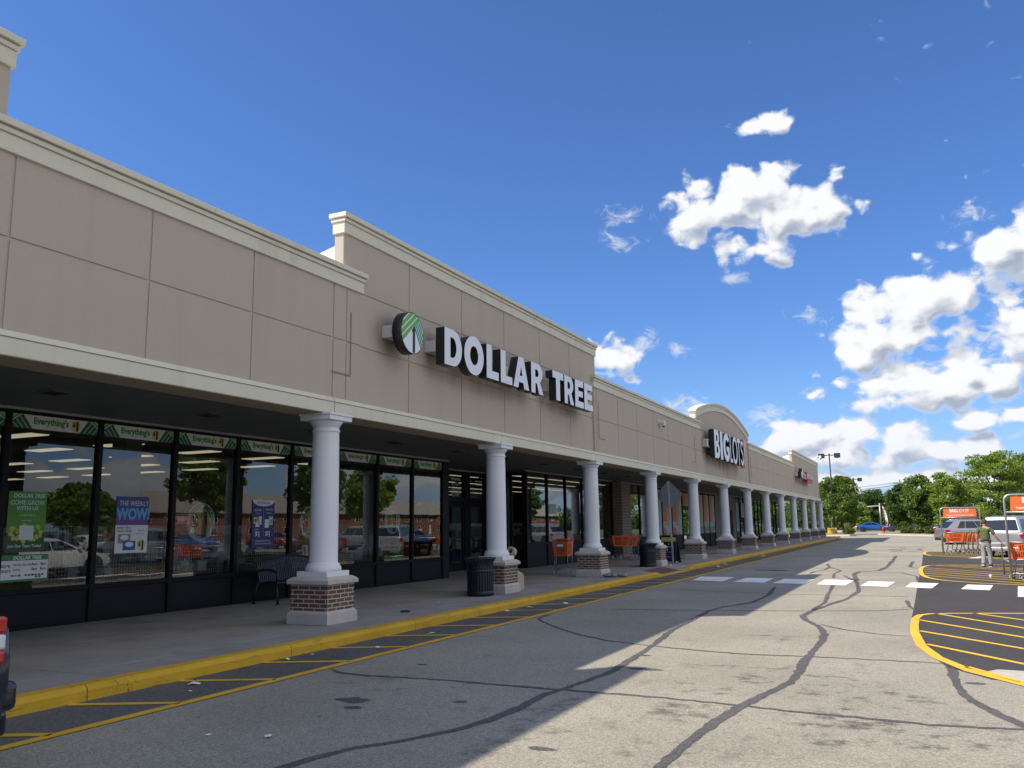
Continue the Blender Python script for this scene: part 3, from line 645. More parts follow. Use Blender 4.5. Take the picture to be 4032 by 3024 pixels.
for i, (a, b) in enumerate(zip(B4[:-1], B4[1:])): window(a, b, 1.0, first=(i == len(B4)-2))
B5 = [66.3+1.62*k for k in range(13)]
for i, (a, b) in enumerate(zip(B5[:-1], B5[1:])): window(a, b, .62, first=(i == len(B5)-2))
g = MB(); g.box(-13.0, -12.70, 59.12, 63.95, .15, 3.49); g.box(-13.0, -12.70, 65.05, 66.2, .15, 3.49); g.box(-13.0, -12.70, 63.95, 65.05, 2.5, 3.49); g.build('wall', stained('brown_stucco', (.20,.17,.135), (.14,.12,.10), .5), mall)
d = MB(); d.box(-12.9, -12.84, 63.97, 65.03, .15, 2.49); dd = d.build('door', M('dark_steel_door', (.035,.034,.036), .5), mall)
h = MB(); h.tube([(-12.83,64.9,1.1),(-12.78,64.9,1.1),(-12.78,64.75,1.1)], .012); h.build('handle', METAL, dd)
g = MB(); g.box(-12.74, -12.28, 37.70, 38.95, .15, 3.58); p_ = g.build('brick_pilaster', BRICK, mall)
g = MB(); g.box(-12.74, -12.34, 38.955, 39.25, .15, 1.9); g.build('brick_wing', BRICK, p_)
# recessed lobby with two doors
XV = -14.30
g = MB(); g.box(XV-.06, XV+.02, 22.6, 28.1, 3.36, 3.50); g.box(XV-.06, XV+.05, 22.6, 28.1, 2.42, 2.60)
for ya, yb in [(22.6,22.7),(23.9,24.0),(25.18,25.30),(26.42,26.82),(27.98,28.1)]: g.box(XV-.07, XV+.06, ya, yb, .15, 3.36)
lob = g.build('entrance_frame', BLACK, mall, bevel=.004, bseg=1)
for ya, yb in [(22.7,23.9),(24.0,25.18),(25.30,26.42),(26.82,27.98)]:
    g = MB(); g.poly([(XV,ya,2.6),(XV,yb,2.6),(XV,yb,3.36),(XV,ya,3.36)]); g.build('transom_pane', GLASS, lob, fix=False)
for ya, yb in [(22.72,23.88),(24.02,25.16),(25.32,26.40),(26.84,27.96)]:
    g = MB(); g.box(XV-.03,XV+.03,ya,ya+.08,.16,2.41); g.box(XV-.03,XV+.03,yb-.08,yb,.16,2.41); g.box(XV-.03,XV+.03,ya+.08,yb-.08,.16,.42); g.box(XV-.03,XV+.03,ya+.08,yb-.08,2.28,2.41); g.box(XV-.025,XV+.035,ya+.08,yb-.08,1.12,1.16)
    d = g.build('door', BLACK, mall, bevel=.003, bseg=1)
    g = MB(); g.poly([(XV,ya+.08,.42),(XV,yb-.08,.42),(XV,yb-.08,2.28),(XV,ya+.08,2.28)]); g.build('pane', GLASS, d, fix=False)
    g = MB(); g.box(XV+.04,XV+.07,ya+.03,ya+.06,1.0,1.25); g.build('handle', METAL, d)
g = MB(); g.box(-14.25,-12.79,28.12,28.19,3.40,3.50); g.box(-14.25,-12.79,28.12,28.19,.15,.24); g.box(-14.25,-12.79,28.12,28.19,.70,.79); g.box(-14.25,-14.19,28.12,28.19,.24,3.40); g.box(-12.86,-12.79,28.12,28.19,.24,3.40); g.box(-13.35,-13.28,28.12,28.19,.24,3.40)
sw = g.build('window', BLACK, mall)
g = MB(); g.poly([(-14.19,28.15,.79),(-12.86,28.15,.79),(-12.86,28.15,3.40),(-14.19,28.15,3.40)]); g.build('pane', GLASS, sw, fix=False)
g = MB(); g.box(-14.19,-12.86,28.14,28.17,.24,.70); g.build('kick_panel', PANEL, sw)
# second entrance between the coloured posters
g = MB(); g.box(XF-.06, XF+.05, 50.30, 50.40, .15, 3.49); g.box(XF-.06, XF+.05, 53.88, 53.95, .15, 3.49); g.box(XF-.06,XF+.05,52.08,52.18,.15,3.53); g.box(XF-.05,XF+.04,50.40,53.88,2.42,2.62); g.box(XF-.05,XF+.04,50.40,53.88,3.40,3.53)
lob2 = g.build('entrance_frame', BLACK, mall)
for ya, yb in [(50.40,52.08),(52.18,53.88)]:
    g = MB(); g.poly([(XF,ya,.3),(XF,yb,.3),(XF,yb,2.42),(XF,ya,2.42)]); g.poly([(XF,ya,2.62),(XF,yb,2.62),(XF,yb,3.40),(XF,ya,3.40)]); g.build('pane', GLASS, lob2, fix=False)
# interior shell
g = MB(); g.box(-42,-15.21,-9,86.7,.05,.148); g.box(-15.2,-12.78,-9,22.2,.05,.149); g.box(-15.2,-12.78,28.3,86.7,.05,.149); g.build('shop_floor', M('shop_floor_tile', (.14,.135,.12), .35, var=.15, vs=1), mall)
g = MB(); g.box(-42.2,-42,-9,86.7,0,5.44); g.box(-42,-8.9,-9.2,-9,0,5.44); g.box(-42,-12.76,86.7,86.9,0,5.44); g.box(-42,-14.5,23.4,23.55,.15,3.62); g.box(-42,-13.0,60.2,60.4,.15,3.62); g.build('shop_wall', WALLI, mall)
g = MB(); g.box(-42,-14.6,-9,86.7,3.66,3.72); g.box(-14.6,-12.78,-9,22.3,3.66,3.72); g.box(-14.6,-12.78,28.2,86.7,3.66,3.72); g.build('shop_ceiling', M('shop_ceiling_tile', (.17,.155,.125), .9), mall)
g = MB()
for yy in (12.9, 19.5, 31.5, 46):
    g.box(-15.4,-15.0,yy,yy+.42,.15,3.62)
g.build('shop_pillar', M('green_grey_pillar', (.16,.17,.15), .7), mall)
g = MB()
for yy in (19.46,): g.box(-15.46,-14.94,yy,yy+.5,2.75,3.60)
g.build('green_pillar_wrap', M('dark_green_wrap', (.02,.13,.05), .6), mall)
LIGHT = emit('shop_tube_light', (1.0, .84, .58), .42)
FIX = M('light_housing', (.3,.29,.26), .7)
def shop_light(lx, ly, lab, grp):
    g = MB(); g.box(-lx/2-.03, lx/2+.03, -ly/2-.03, ly/2+.03, .02, .06); r = g.build('ceiling_light', FIX)
    tag(r, lab, 'ceiling light', grp)
    g = MB(); g.box(-lx/2, lx/2, -ly/2, ly/2, .0, .019); g.build('light_panel', LIGHT, r); return r
sl0 = shop_light(1.2, .42, 'flat ceiling panel light glowing behind the first shop windows', 'panel lights on the first shop ceiling'); sl0.location = (-14.4, 6.9, 3.60)
for ix in range(8):
    for iy in range(7):
        if ix+iy: dup(sl0, (-14.4-2.4*ix, 6.9+2.45*iy, 3.60))
sl1 = shop_light(.16, 2.2, 'long strip light glowing behind the panes past the first shop', 'strip lights on the second shop ceiling'); sl1.location = (-16.4, 24.9, 3.58)
for ix in range(7):
    for iy in range(9):
        if ix+iy and not (ix == 0 and iy > 6): dup(sl1, (-16.4-2.6*ix, 24.9+2.75*iy, 3.58))
for iy in range(5): dup(sl1, (-14.0, 29.6+2.4*iy, 3.5))
# ------------------------------------------------------------------ wall signs
FACE = M('sign_face_white', (.78,.78,.80), .35); RET = M('sign_return_black', (.014,.014,.016), .45); FACEP = M('sign_face_salmon', (.75,.30,.22), .4); REDS = M('sign_face_red', (.48,.025,.045), .4)
BOXM = M('raceway_grey', (.55,.54,.50), .6)
def arcp(cx, cy, rx, ry, a0, a1, n=14): return [(cx+rx*math.cos(R(a0+(a1-a0)*i/n)), cy+ry*math.sin(R(a0+(a1-a0)*i/n))) for i in range(n+1)]
def glyph(ch):
    # bold sign letters, unit height, (outline, [holes], width)
    if ch == 'D': return ([(0,0),(0,1)]+arcp(.45,.5,.50,.5,90,-90,18), [[(.31,.22),(.31,.78)]+arcp(.42,.5,.22,.28,90,-90,12)], .95)
    if ch == 'O': return (arcp(.56,.5,.56,.53,90,-270,28)[:-1], [arcp(.56,.5,.235,.26,90,-270,20)[:-1]], 1.12)
    if ch == 'L': return ([(0,0),(0,1),(.34,1),(.34,.24),(.80,.24),(.80,0)], [], .80)
    if ch == 'A': return ([(0,0),(.37,1),(.72,1),(1.08,0),(.74,0),(.68,.19),(.38,.19),(.33,0)], [[(.44,.40),(.62,.40),(.535,.69)]], 1.08)
    if ch == 'R': return ([(0,0),(0,1),(.5,1)]+arcp(.5,.69,.40,.31,90,-62,12)+[(.95,0),(.60,0),(.44,.34),(.32,.34),(.32,0)], [[(.32,.55),(.32,.80)]+arcp(.45,.675,.13,.125,90,-90,8)], .95)
    if ch == 'T': return ([(.29,0),(.29,.76),(0,.76),(0,1),(.94,1),(.94,.76),(.63,.76),(.63,0)], [], .94)
    if ch == 'E': return ([(0,0),(0,1),(.84,1),(.84,.77),(.33,.77),(.33,.62),(.78,.62),(.78,.40),(.33,.40),(.33,.23),(.86,.23),(.86,0)], [], .86)
    if ch == 'B': return ([(0,0),(0,1),(.45,1)]+arcp(.45,.75,.36,.25,80,-62,9)+arcp(.45,.28,.42,.28,62,-90,10), [[(.30,.60),(.30,.82)]+arcp(.42,.71,.11,.11,90,-90,7), [(.30,.19),(.30,.42)]+arcp(.42,.305,.14,.115,90,-90,7)], .87)
    if ch == 'I': return ([(0,0),(0,1),(.32,1),(.32,0)], [], .32)
    if ch == 'G': return (arcp(.52,.5,.52,.52,38,322,26)+[(.93,.16),(.93,.54),(.50,.54),(.50,.36),(.66,.36),(.66,.27)]+arcp(.53,.5,.235,.29,-62,-318,18), [], .95)
    if ch == 'l': return ([(0,0),(0,1),(.16,1),(.16,.14),(.60,.14),(.60,0)], [], .60)
    if ch == 'o': return (arcp(.55,.5,.55,.53,90,-270,28)[:-1], [arcp(.55,.5,.38,.37,90,-270,24)[:-1]], 1.10)
    if ch == 't': return ([(.30,0),(.30,.86),(0,.86),(0,1),(.76,1),(.76,.86),(.46,.86),(.46,0)], [], .76)
    if ch == 's':
        c = [(.60,.80),(.50,.90),(.36,.935),(.20,.88),(.13,.75),(.19,.62),(.36,.53),(.53,.43),(.60,.28),(.53,.13),(.36,.065),(.18,.10),(.07,.22)]; L = []; Rr = []
        for i, p in enumerate(c):
            a = Vector(c[max(i-1,0)]); b = Vector(c[min(i+1,len(c)-1)]); d = (b-a).normalized(); nn = Vector((-d.y, d.x))*.078; L.append(tuple(Vector(p)+nn)); Rr.append(tuple(Vector(p)-nn))
        return (L+Rr[::-1], [], .68)
    if ch == '!': return ([(.10,.30),(.0,1.03),(.40,1.03),(.26,.30)], [], .40)
def flat_shape(outer, holes, depth):
    cu = bpy.data.curves.new('shape', 'CURVE'); cu.dimensions = '2D'; cu.fill_mode = 'BOTH'; cu.extrude = depth/2
    for P in [outer]+holes:
        sp_ = cu.splines.new('POLY'); sp_.points.add(len(P)-1); sp_.use_cyclic_u = True
        for q, p in zip(sp_.points, P): q.co = (p[0], p[1], 0, 1)
    ob = bpy.data.objects.new('shape', cu); me = bpy.data.meshes.new_from_object(ob)
    vs = [tuple(v.co) for v in me.vertices]; fs = [tuple(p.vertices) for p in me.polygons]; nz = [p.normal.z for p in me.polygons]; cz = [p.center.z for p in me.polygons]
    bpy.data.objects.remove(ob); bpy.data.curves.remove(cu); bpy.data.meshes.remove(me)
    return vs, fs, nz, cz
def letter(parent, ch, y0, y1, z0, z1, Xf, depth, face=FACE, ret=RET):
    o, h, wd = glyph(ch); sy = (y1-y0)/wd; sz = z1-z0
    vs, fs, nz, cz = flat_shape([(a*sy, b*sz) for a, b in o], [[(a*sy, b*sz) for a, b in q] for q in h], depth)
    g = MB()
    for f, n, c in zip(fs, nz, cz):
        g.cur = 0 if (abs(n) > .9 and c > 0) else 1
        g.add([(Xf-depth/2+vs[i][2], y0+vs[i][0], z0+vs[i][1]) for i in f], [tuple(range(len(f)))])
    o_ = g.build('letter', [face, ret], parent, fix=False); return o_
def clip(poly, cl):
    out = poly
    for i in range(len(cl)):
        a = cl[i]; b = cl[(i+1)%len(cl)]; inp = out; out = []
        if not inp: break
        def side(p): return (b[0]-a[0])*(p[1]-a[1])-(b[1]-a[1])*(p[0]-a[0])
        for j in range(len(inp)):
            p = inp[j]; q = inp[(j+1)%len(inp)]; sp1 = side(p); sq = side(q)
            if sp1 >= 0: out.append(p)
            if (sp1 >= 0) != (sq >= 0): t = sp1/(sp1-sq); out.append((p[0]+(q[0]-p[0])*t, p[1]+(q[1]-p[1])*t))
    return out
LGREEN = M('logo_light_green', (.13,.40,.045), .4); TEAL = M('logo_teal', (.012,.22,.135), .4); INK = M('print_black', (.012,.012,.014), .5); PWHITE = M('print_white', (.74,.74,.74), .5)
def logo(mb, cy, cz, X, r, mats, n=40, sides=True):
    # round emblem: light stripes, teal stripes, white peak and a dark one; mats = indices (white, light green, teal, black)
    circ = [(math.cos(2*PI*i/n)*.965, math.sin(2*PI*i/n)*.965) for i in range(n)]
    def put(poly, mi, dx):
        poly = clip(poly, circ)
        if len(poly) > 2: mb.cur = mi; mb.add([(X+dx, cy+p[0]*r, cz+p[1]*r) for p in poly], [tuple(range(len(poly)))])
    put([(-1.2,-1.2),(1.2,-1.2),(1.2,1.2),(-1.2,1.2)], mats[0], 0.0)
    d = Vector((.78,.63)).normalized(); nn = Vector((-d.y, d.x)); p0 = Vector((.10,.28))
    for k in range(5):
        a = p0+nn*(.0+.26*k); b = p0+nn*(.20+.26*k)
        q = [tuple(a-d*3), tuple(a+d*3), tuple(b+d*3), tuple(b-d*3)]
        put(q, mats[1], .002)
    # left flank of the peak keeps the light stripes above the white triangle
    put([(-1.2,-.86),(.05,.30),(.05,-1.3),(-1.2,-1.3)], mats[0], .003)
    d2 = Vector((.52,-.85)).normalized(); n2 = Vector((-d2.y, d2.x)); p1 = Vector((.12,.30))
    half = [(.10,.28),(.10,-1.3),(1.4,-1.3),(1.4,1.33)]
    put(half, mats[0], .003)
    for k in range(6):
        a = p1+n2*(.02+.155*k); b = p1+n2*(.125+.155*k)
        q = clip([tuple(a-d2*.0-d2*2), tuple(a+d2*3), tuple(b+d2*3), tuple(b-d2*2)], half)
        if len(q) > 2: put(q, mats[2], .004)
    put([(.0,-.93),(.22,-.93),(.22,.36),(.13,.36),(-.06,.16),(-.06,.02),(.0,.06)], mats[3], .005)
s1 = thing('wall_sign', 'two word white capital letter sign beside a round green striped emblem', 'sign', (-8.5, 18.6, 4.8))
spec = [('D',14.60,15.32),('O',15.42,16.30),('L',16.44,17.03),('L',17.14,17.74),('A',17.80,18.68),('R',18.82,19.55),('T',20.17,20.91),('R',20.98,21.66),('E',21.76,22.41),('E',22.47,23.15)]
for ch, a, b in spec: letter(s1, ch, a, b, 4.81-(.02 if ch == 'O' else 0), 5.555+(.02 if ch == 'O' else 0), -8.305, .20)
g = MB(); g.cyl((-8.50,13.40,5.185),(-8.307,13.40,5.185),.395,n=44); disc = g.build('emblem', RET, s1)
g = MB(); logo(g, 13.40, 5.185, -8.3045, .392, (0,1,2,3)); g.build('emblem_face', [FACE, LGREEN, TEAL, INK], disc, fix=False)
for a, b in [(13.05,13.8),(14.57,19.5),(20.48,23.1)]:
    g = MB(); g.box(XT+.001,-8.515,a,b,5.07,5.30); g.build('raceway', BOXM, s1, bevel=.01)
s2 = thing('wall_sign', 'tall white capital letter sign ending in a salmon exclamation mark on the arched wall', 'sign', (-8.5, 43, 4.5))
for ch, a, b in [('B',39.25,40.38),('I',40.52,41.03),('G',41.20,42.62),('l',42.78,43.36),('o',43.42,44.62),('t',44.62,45.46),('s',45.5,46.25)]: letter(s2, ch, a, b, 4.54, 5.85, -8.305, .22)
letter(s2, '!', 46.33, 46.92, 4.52, 5.90, -8.305, .22, FACEP); g = MB(); g.prism([(46.42,4.45),(46.66,4.45),(46.74,4.78),(46.44,4.78)], 'yz', -8.525, -8.305); g.build('letter', FACEP, s2)
g = MB(); g.box(XT+.001,-8.53,39.0,46.7,5.05,5.35); g.box(XT+.002,-8.53,38.75,39.3,5.02,5.38); g.build('raceway', BOXM, s2, bevel=.01)
g = MB(); g.box(-8.56,-8.531,39.2,46.9,4.62,5.8); g.build('backing_panel', RET, s2)
s3 = thing('wall_sign', 'small dark red and white letter sign on the last wall of the strip', 'sign', (-8.5, 74, 4.9))
g = MB(); g.box(-8.52,-8.34,69.85,71.2,4.95,5.45); g.box(-8.52,-8.34,70.5,71.2,5.45,5.72); g.prism([(70.0,5.45),(70.35,4.95),(70.6,4.95),(71.3,5.72),(71.0,5.72),(70.5,5.2),(70.3,5.45)], 'yz', -8.339, -8.30); g.build('letter', RET, s3)
g = MB(); g.prism([(70.0,5.45),(70.4,4.95),(70.65,4.95),(71.3,5.72),(70.95,5.72),(70.5,5.2),(70.3,5.45)], 'yz', -8.298, -8.28); g.build('letter', FACE, s3)
g = MB(); g2 = MB()
rs = random.Random(5)
for k, yy in enumerate([71.25,71.75,72.2,72.65,73.05]):
    g.box(-8.52,-8.31,yy,yy+.34,4.95,5.45-.02*k)
    g2.box(-8.309,-8.295,yy+.03,yy+.12,4.97,5.44-.02*k); g2.box(-8.309,-8.295,yy+.13,yy+.31,5.30+rs.uniform(-.1,.08),5.42-.02*k)
for k, yy in enumerate([73.9,74.75,75.55,76.4,77.2]):
    g.box(-8.52,-8.31,yy,yy+.70,4.98,5.58)
    g2.box(-8.309,-8.295,yy+.05,yy+.2,5.12,5.55); g2.box(-8.309,-8.295,yy+.25,yy+.62,5.12+.22*(k%2),5.22+.22*(k%2)); g2.box(-8.309,-8.295,yy+.45,yy+.6,5.2,5.5)
g.box(-8.52,-8.32,74.2,77.9,4.80,4.96)
g.build('letter_block', REDS, s3); g2.build('letter_stroke', FACE, s3)
g = MB(); g.box(XT+.001,-8.525,69.3,77.9,5.1,5.4); g.build('raceway', BOXM, s3)
# ------------------------------------------------------------------ posters and stickers on the shop glass
XP = -12.728
YEL_P = M('print_yellow', (.70,.62,.16), .5); DGREEN = M('print_dark_green', (.008,.14,.055), .5); GREEN_T = M('print_green', (.03,.30,.02), .5); PALE = M('print_pale', (.62,.66,.66), .5)
NAVY = M('print_navy', (.035,.03,.16), .5); CYAN = M('print_cyan', (.12,.42,.66), .5); VIOLET = M('print_violet', (.07,.06,.26), .5); POSTERG = M('print_poster_green', (.09,.27,.02), .5, var=.25, vs=2.2); ORANGE_P = M('print_orange', (.65,.25,.05), .5); GREYP = M('print_grey', (.25,.25,.28), .5)
BUS = M('print_blue', (.03,.08,.35), .5)
def rect(g, mi, y0, y1, z0, z1, X): g.cur = mi; g.add([(X,y0,z0),(X,y1,z0),(X,y1,z1),(X,y0,z1)], [(0,1,2,3)])
bl = ['left of the green job poster, at the first visible pane', 'above the green job poster', 'above the weekly deal poster', 'above the first round price sticker', 'above the purple card poster', 'behind the nearest big column, left half hidden', 'right of the nearest big column', 'above the third round price sticker', 'at the last pane before the recessed doors']
ban = None
def banner():
    g = MB(); hw = .79; zh = .225
    rect(g, 0, -hw, hw, 0, zh, 0.0)
    for s in (-1, 1):
        def P(pts, mi, dx): g.cur = mi; g.add([(dx, s*(-hw+a), b) for a, b in pts], [tuple(range(len(pts)))])
        P([(0,0),(.36,0),(.19,zh),(0,zh)], 1, .001)
        P([(0,.10),(.19,zh),(0,zh)], 2, .002)
        for k in range(3): P([(.36-.085*(k+1),0),(.36-.085*(k+1)+.012,0),(.19+.012-.065*(k+1)+.01,zh-.045*(k+1)),(.19-.065*(k+1)+.01,zh-.045*(k+1))], 0, .003)
        P([(0,.10),(.19,zh),(.17,zh),(0,.115)], 0, .003); P([(0,.165),(.09,zh),(.075,zh),(0,.177)], 0, .003)
    g.cur = 3; text_on_x(g, "Everything's", -.42, .085, .003, .145, bold=.006, align='LEFT', xs=.92)
    g.cur = 4; g.add([(.002, .36+.085*math.cos(t), .112+.10*math.sin(t)) for t in [2*PI*i/20 for i in range(20)]], [tuple(range(20))])
    g.cur = 5; text_on_x(g, '1', .385, .035, .004, .21, bold=.01); text_on_x(g, '$', .32, .105, .004, .10, bold=.006)
    return g.build('window_banner', [PWHITE, DGREEN, LGREEN, GREEN_T, YEL_P, INK], fix=False)
for i, lab in enumerate(bl):
    a, b = B1[2+i], B1[3+i]
    if ban is None: ban = banner(); q = ban
    else: q = dup(ban, (0,0,0))
    q.location = (XP+.0, (a+b)/2, 3.262 if i else 3.262); q.scale = (1, (b-a-.11)/1.58, 1)
    tag(q, 'white and green price banner '+lab, 'banner', 'price banners along the top of the shop windows')
def sticker(y, z, lab):
    g = MB(); n = 40; r = .37
    def disc_(rx, mi, dx, a0=0, a1=360):
        pts = [(dx, rx*math.cos(R(a0+(a1-a0)*i/n)), rx*math.sin(R(a0+(a1-a0)*i/n))) for i in range(n if a1-a0 == 360 else n+1)]
        g.cur = mi; g.add(pts, [tuple(range(len(pts)))])
    disc_(r, 0, 0); disc_(r*.93, 1, .001, 25, 155); g.cur = 0
    disc_(r*.74, 2, .002); disc_(r*.69, 0, .003); disc_(r*.66, 3, .004)
    g.cur = 4; g.add([(.005, p[0]*r, p[1]*r) for p in [(.02,-.86),(.40,-.80),(.40,.55),(.22,.55),(-.04,.30),(-.04,.18),(.05,.2)]], [tuple(range(7))])
    text_on_x(g, '$', -.45*r, -.28*r, .005, r*.92, bold=.008)
    g.cur = 0; g.add([(.006, p[0]*r, p[1]*r) for p in [(-.05,.18),(.22,.5),(.02,.02),(-.02,-.7),(-.08,-.7)]], [tuple(range(5))])
    o = g.build('round_sticker', [PALE, GREEN_T, DGREEN, YEL_P, INK], fix=False); o.location = (-12.775, y, z); tag(o, lab, 'sticker', 'round price stickers on the shop windows'); return o
sticker(12.86, 1.79, 'round price sticker left of the purple poster, with red brick reflected around it')
sticker(16.22, 1.77, 'round price sticker half hidden behind the nearest big column')
sticker(19.66, 1.82, 'round price sticker in front of a pillar wrapped in green')
# green job poster
g = MB(); y0, y1, z0, z1 = 8.83, 9.48, 1.33, 2.27; ym = (y0+y1)/2
rect(g, 0, y0, y1, z0, z1, XP); rect(g, 1, y0, y1, z0, z0+.30, XP+.001)
g.cur = 2; text_on_x(g, 'DOLLAR TREE', ym+.02, 2.175, XP+.002, .085, bold=.002, shear=.15); text_on_x(g, 'COME GROW', ym, 2.065, XP+.002, .092, bold=.001); text_on_x(g, 'WITH US', ym, 1.975, XP+.002, .092, bold=.001); text_on_x(g, 'Join Our Team Today!', ym, 1.405, XP+.002, .062, bold=.001)
text_on_x(g, 'A career with us', ym, 1.89, XP+.002, .04); text_on_x(g, 'Apply today', ym, 1.81, XP+.002, .035)
rp = random.Random(3)
for k in range(60):
    yy = ym+rp.uniform(-.27,.27); zz = 1.62+rp.uniform(-.13,.14)*(1-abs(yy-ym)*1.2); s = rp.uniform(.018,.04)
    g.cur = rp.choice([3,3,4,5,3]); g.add([(XP+.0025+.00005*k, yy+s*math.cos(t), zz+s*math.sin(t)) for t in [2*PI*i/7+k for i in range(7)]], [tuple(range(7))])
g.cur = 3; g.add([(XP+.0026, ym+a, 1.50+b) for a, b in [(-.12,.06),(.02,.06),(.0,-.02),(-.03,-.06),(-.07,.0)]], [(0,1,2,3,4)])
rect(g, 2, ym-.115, ym+.125, 1.52, 1.74, XP+.008)
o = g.build('poster', [POSTERG, M('print_deep_green', (.02,.085,.012), .5), PALE, M('print_olive_yellow', (.48,.47,.06), .5), M('print_amber', (.5,.26,.03), .5), M('print_mid_green', (.06,.26,.12), .5)], fix=False); tag(o, 'tall green job poster with a dotted map and a white paper square', 'poster')
# opening hours board
g = MB(); y0, y1, z0, z1 = 8.60, 9.56, .885, 1.29
rect(g, 0, y0, y1, z0, z1, XP+.02); rect(g, 1, y0, y1, z1-.085, z1, XP+.0215); rect(g, 1, y0, y1, z0, z0+.035, XP+.0215)
g.cur = 0; text_on_x(g, 'DOLLAR TREE', 9.20, z1-.07, XP+.023, .075, bold=.002, shear=.15)
g.cur = 2; text_on_x(g, 'Store', 8.83, 1.105, XP+.023, .085, align='CENTER', bold=.001); text_on_x(g, 'Hours', 8.83, 1.03, XP+.023, .085, bold=.001)
g.cur = 3; text_on_x(g, 'Monday-Saturday', 8.97, 1.125, XP+.023, .053, align='LEFT', xs=.82); text_on_x(g, 'Sunday', 8.97, 1.05, XP+.023, .053, align='LEFT', xs=.85); text_on_x(g, '8am   9pm', 9.28, 1.125, XP+.023, .058, align='LEFT', bold=.001); text_on_x(g, '8am   8pm', 9.28, 1.05, XP+.023, .058, align='LEFT', bold=.001)
for k, mi in enumerate([4,5,4,0,4,6,3,6,4,6]): rect(g, mi, 8.95+.056*k, 8.992+.056*k, .965, .992, XP+.023)
rect(g, 1, 9.40, 9.45, .935, .96, XP+.023); rect(g, 4, 9.35, 9.39, .935, .96, XP+.023)
o = g.build('hours_board', [PWHITE, M('print_leaf_green', (.04,.22,.05), .5), M('print_teal_ink', (.02,.10,.09), .5), INK, BUS, ORANGE_P, M('print_crimson', (.35,.02,.04), .5)], fix=False); tag(o, 'white opening hours board with green bands low in the first pane', 'sign')
# weekly deal poster
g = MB(); y0, y1, z0, z1 = 10.83, 11.53, 1.25, 2.235; ym = (y0+y1)/2
rect(g, 0, y0, y1, z0, z1, XP); rect(g, 1, y0, y1, 1.735, z1, XP+.001); rect(g, 6, y0, y1, 1.735, 1.84, XP+.0015)
g.cur = 0; text_on_x(g, 'THE WEEKLY', ym+.02, 2.075, XP+.003, .125, xs=.86)
g.cur = 2; text_on_x(g, 'WOW!', ym+.02, 1.84, XP+.003, .27, bold=.012, xs=.84)
g.cur = 3; text_on_x(g, 'Scotties 143-ct.', y0+.03, 1.675, XP+.002, .055, align='LEFT', bold=.001, xs=.85); text_on_x(g, 'FACIAL TISSUES', y0+.03, 1.615, XP+.002, .055, align='LEFT', bold=.001, xs=.85)
g.cur = 6; text_on_x(g, '2-ply soft', 11.37, 1.63, XP+.002, .045, shear=.3, xs=.8); text_on_x(g, 'White Selections', 11.35, 1.57, XP+.002, .04, shear=.3, xs=.75)
rect(g, 5, y0+.06, y0+.33, 1.42, 1.58, XP+.002); rect(g, 4, y0+.17, y0+.44, 1.30, 1.46, XP+.003)
for (yy, zz) in [(y0+.195,1.52),(y0+.305,1.40)]:
    g.cur = 0; g.add([(XP+.004, yy+.09*math.cos(t), zz+.045*math.sin(t)) for t in [2*PI*i/16 for i in range(16)]], [tuple(range(16))])
g.cur = 7; g.add([(XP+.003, y1-.13+.09*math.cos(t), 1.385+.105*math.sin(t)) for t in [2*PI*i/20 for i in range(20)]], [tuple(range(20))])
g.cur = 3; text_on_x(g, '1', y1-.105, 1.305, XP+.004, .22, bold=.01); text_on_x(g, '$', y1-.175, 1.37, XP+.004, .11, bold=.005)
o = g.build('poster', [PWHITE, VIOLET, CYAN, INK, BUS, GREYP, M('print_purple', (.16,.05,.25), .5), YEL_P], fix=False); tag(o, 'half purple half white weekly deal poster with big blue letters', 'poster')
# purple card poster
g = MB(); y0, y1, z0, z1 = 14.24, 14.93, 1.25, 2.245; ym = (y0+y1)/2
rect(g, 0, y0, y1, z0, z1, XP)
g.cur = 1; g.add([(XP+.001, ym+.345*math.cos(t), z1-.002+.13*math.sin(t)) for t in [PI+PI*i/20 for i in range(21)]], [tuple(range(21))])
g.cur = 2; text_on_x(g, 'INTRODUCING', ym, 2.155, XP+.002, .082, xs=.72, bold=.001)
g.cur = 1; text_on_x(g, 'heartline', ym-.17, 2.01, XP+.002, .075, xs=.8); text_on_x(g, 'Expressions', ym+.17, 2.03, XP+.002, .06, xs=.78, shear=.3); text_on_x(g, 'hallmark', ym+.17, 1.955, XP+.002, .045, shear=.3); text_on_x(g, 'Collection', ym-.17, 1.95, XP+.002, .035)
rect(g, 1, ym-.002, ym+.002, 1.50, 2.08, XP+.002)
for (a, b, c, d, mi) in [(-.30,-.19,1.75,1.88,3),(-.15,-.06,1.73,1.90,1),(-.24,-.12,1.68,1.80,1),(.04,.17,1.66,1.84,1),(.17,.29,1.72,1.90,3),(.18,.28,1.74,1.84,4),(-.28,-.21,1.78,1.85,5)]: rect(g, mi, ym+a, ym+b, c, d, XP+.003+.0003*mi)
g.cur = 1; text_on_x(g, '$1', ym-.17, 1.475, XP+.002, .16, bold=.005); text_on_x(g, '2 FOR', ym-.21, 1.61, XP+.002, .045); text_on_x(g, '$1', ym+.15, 1.475, XP+.002, .16, bold=.005)
text_on_x(g, 'Celebrate Every Moment', ym, 1.375, XP+.002, .05, xs=.9, shear=.2); text_on_x(g, 'with Hundreds of New Cards!', ym, 1.315, XP+.002, .05, xs=.82, shear=.2)
o = g.build('poster', [NAVY, PWHITE, NAVY, YEL_P, CYAN, GREEN_T], fix=False); tag(o, 'dark purple greeting card poster with a white half moon top', 'poster')
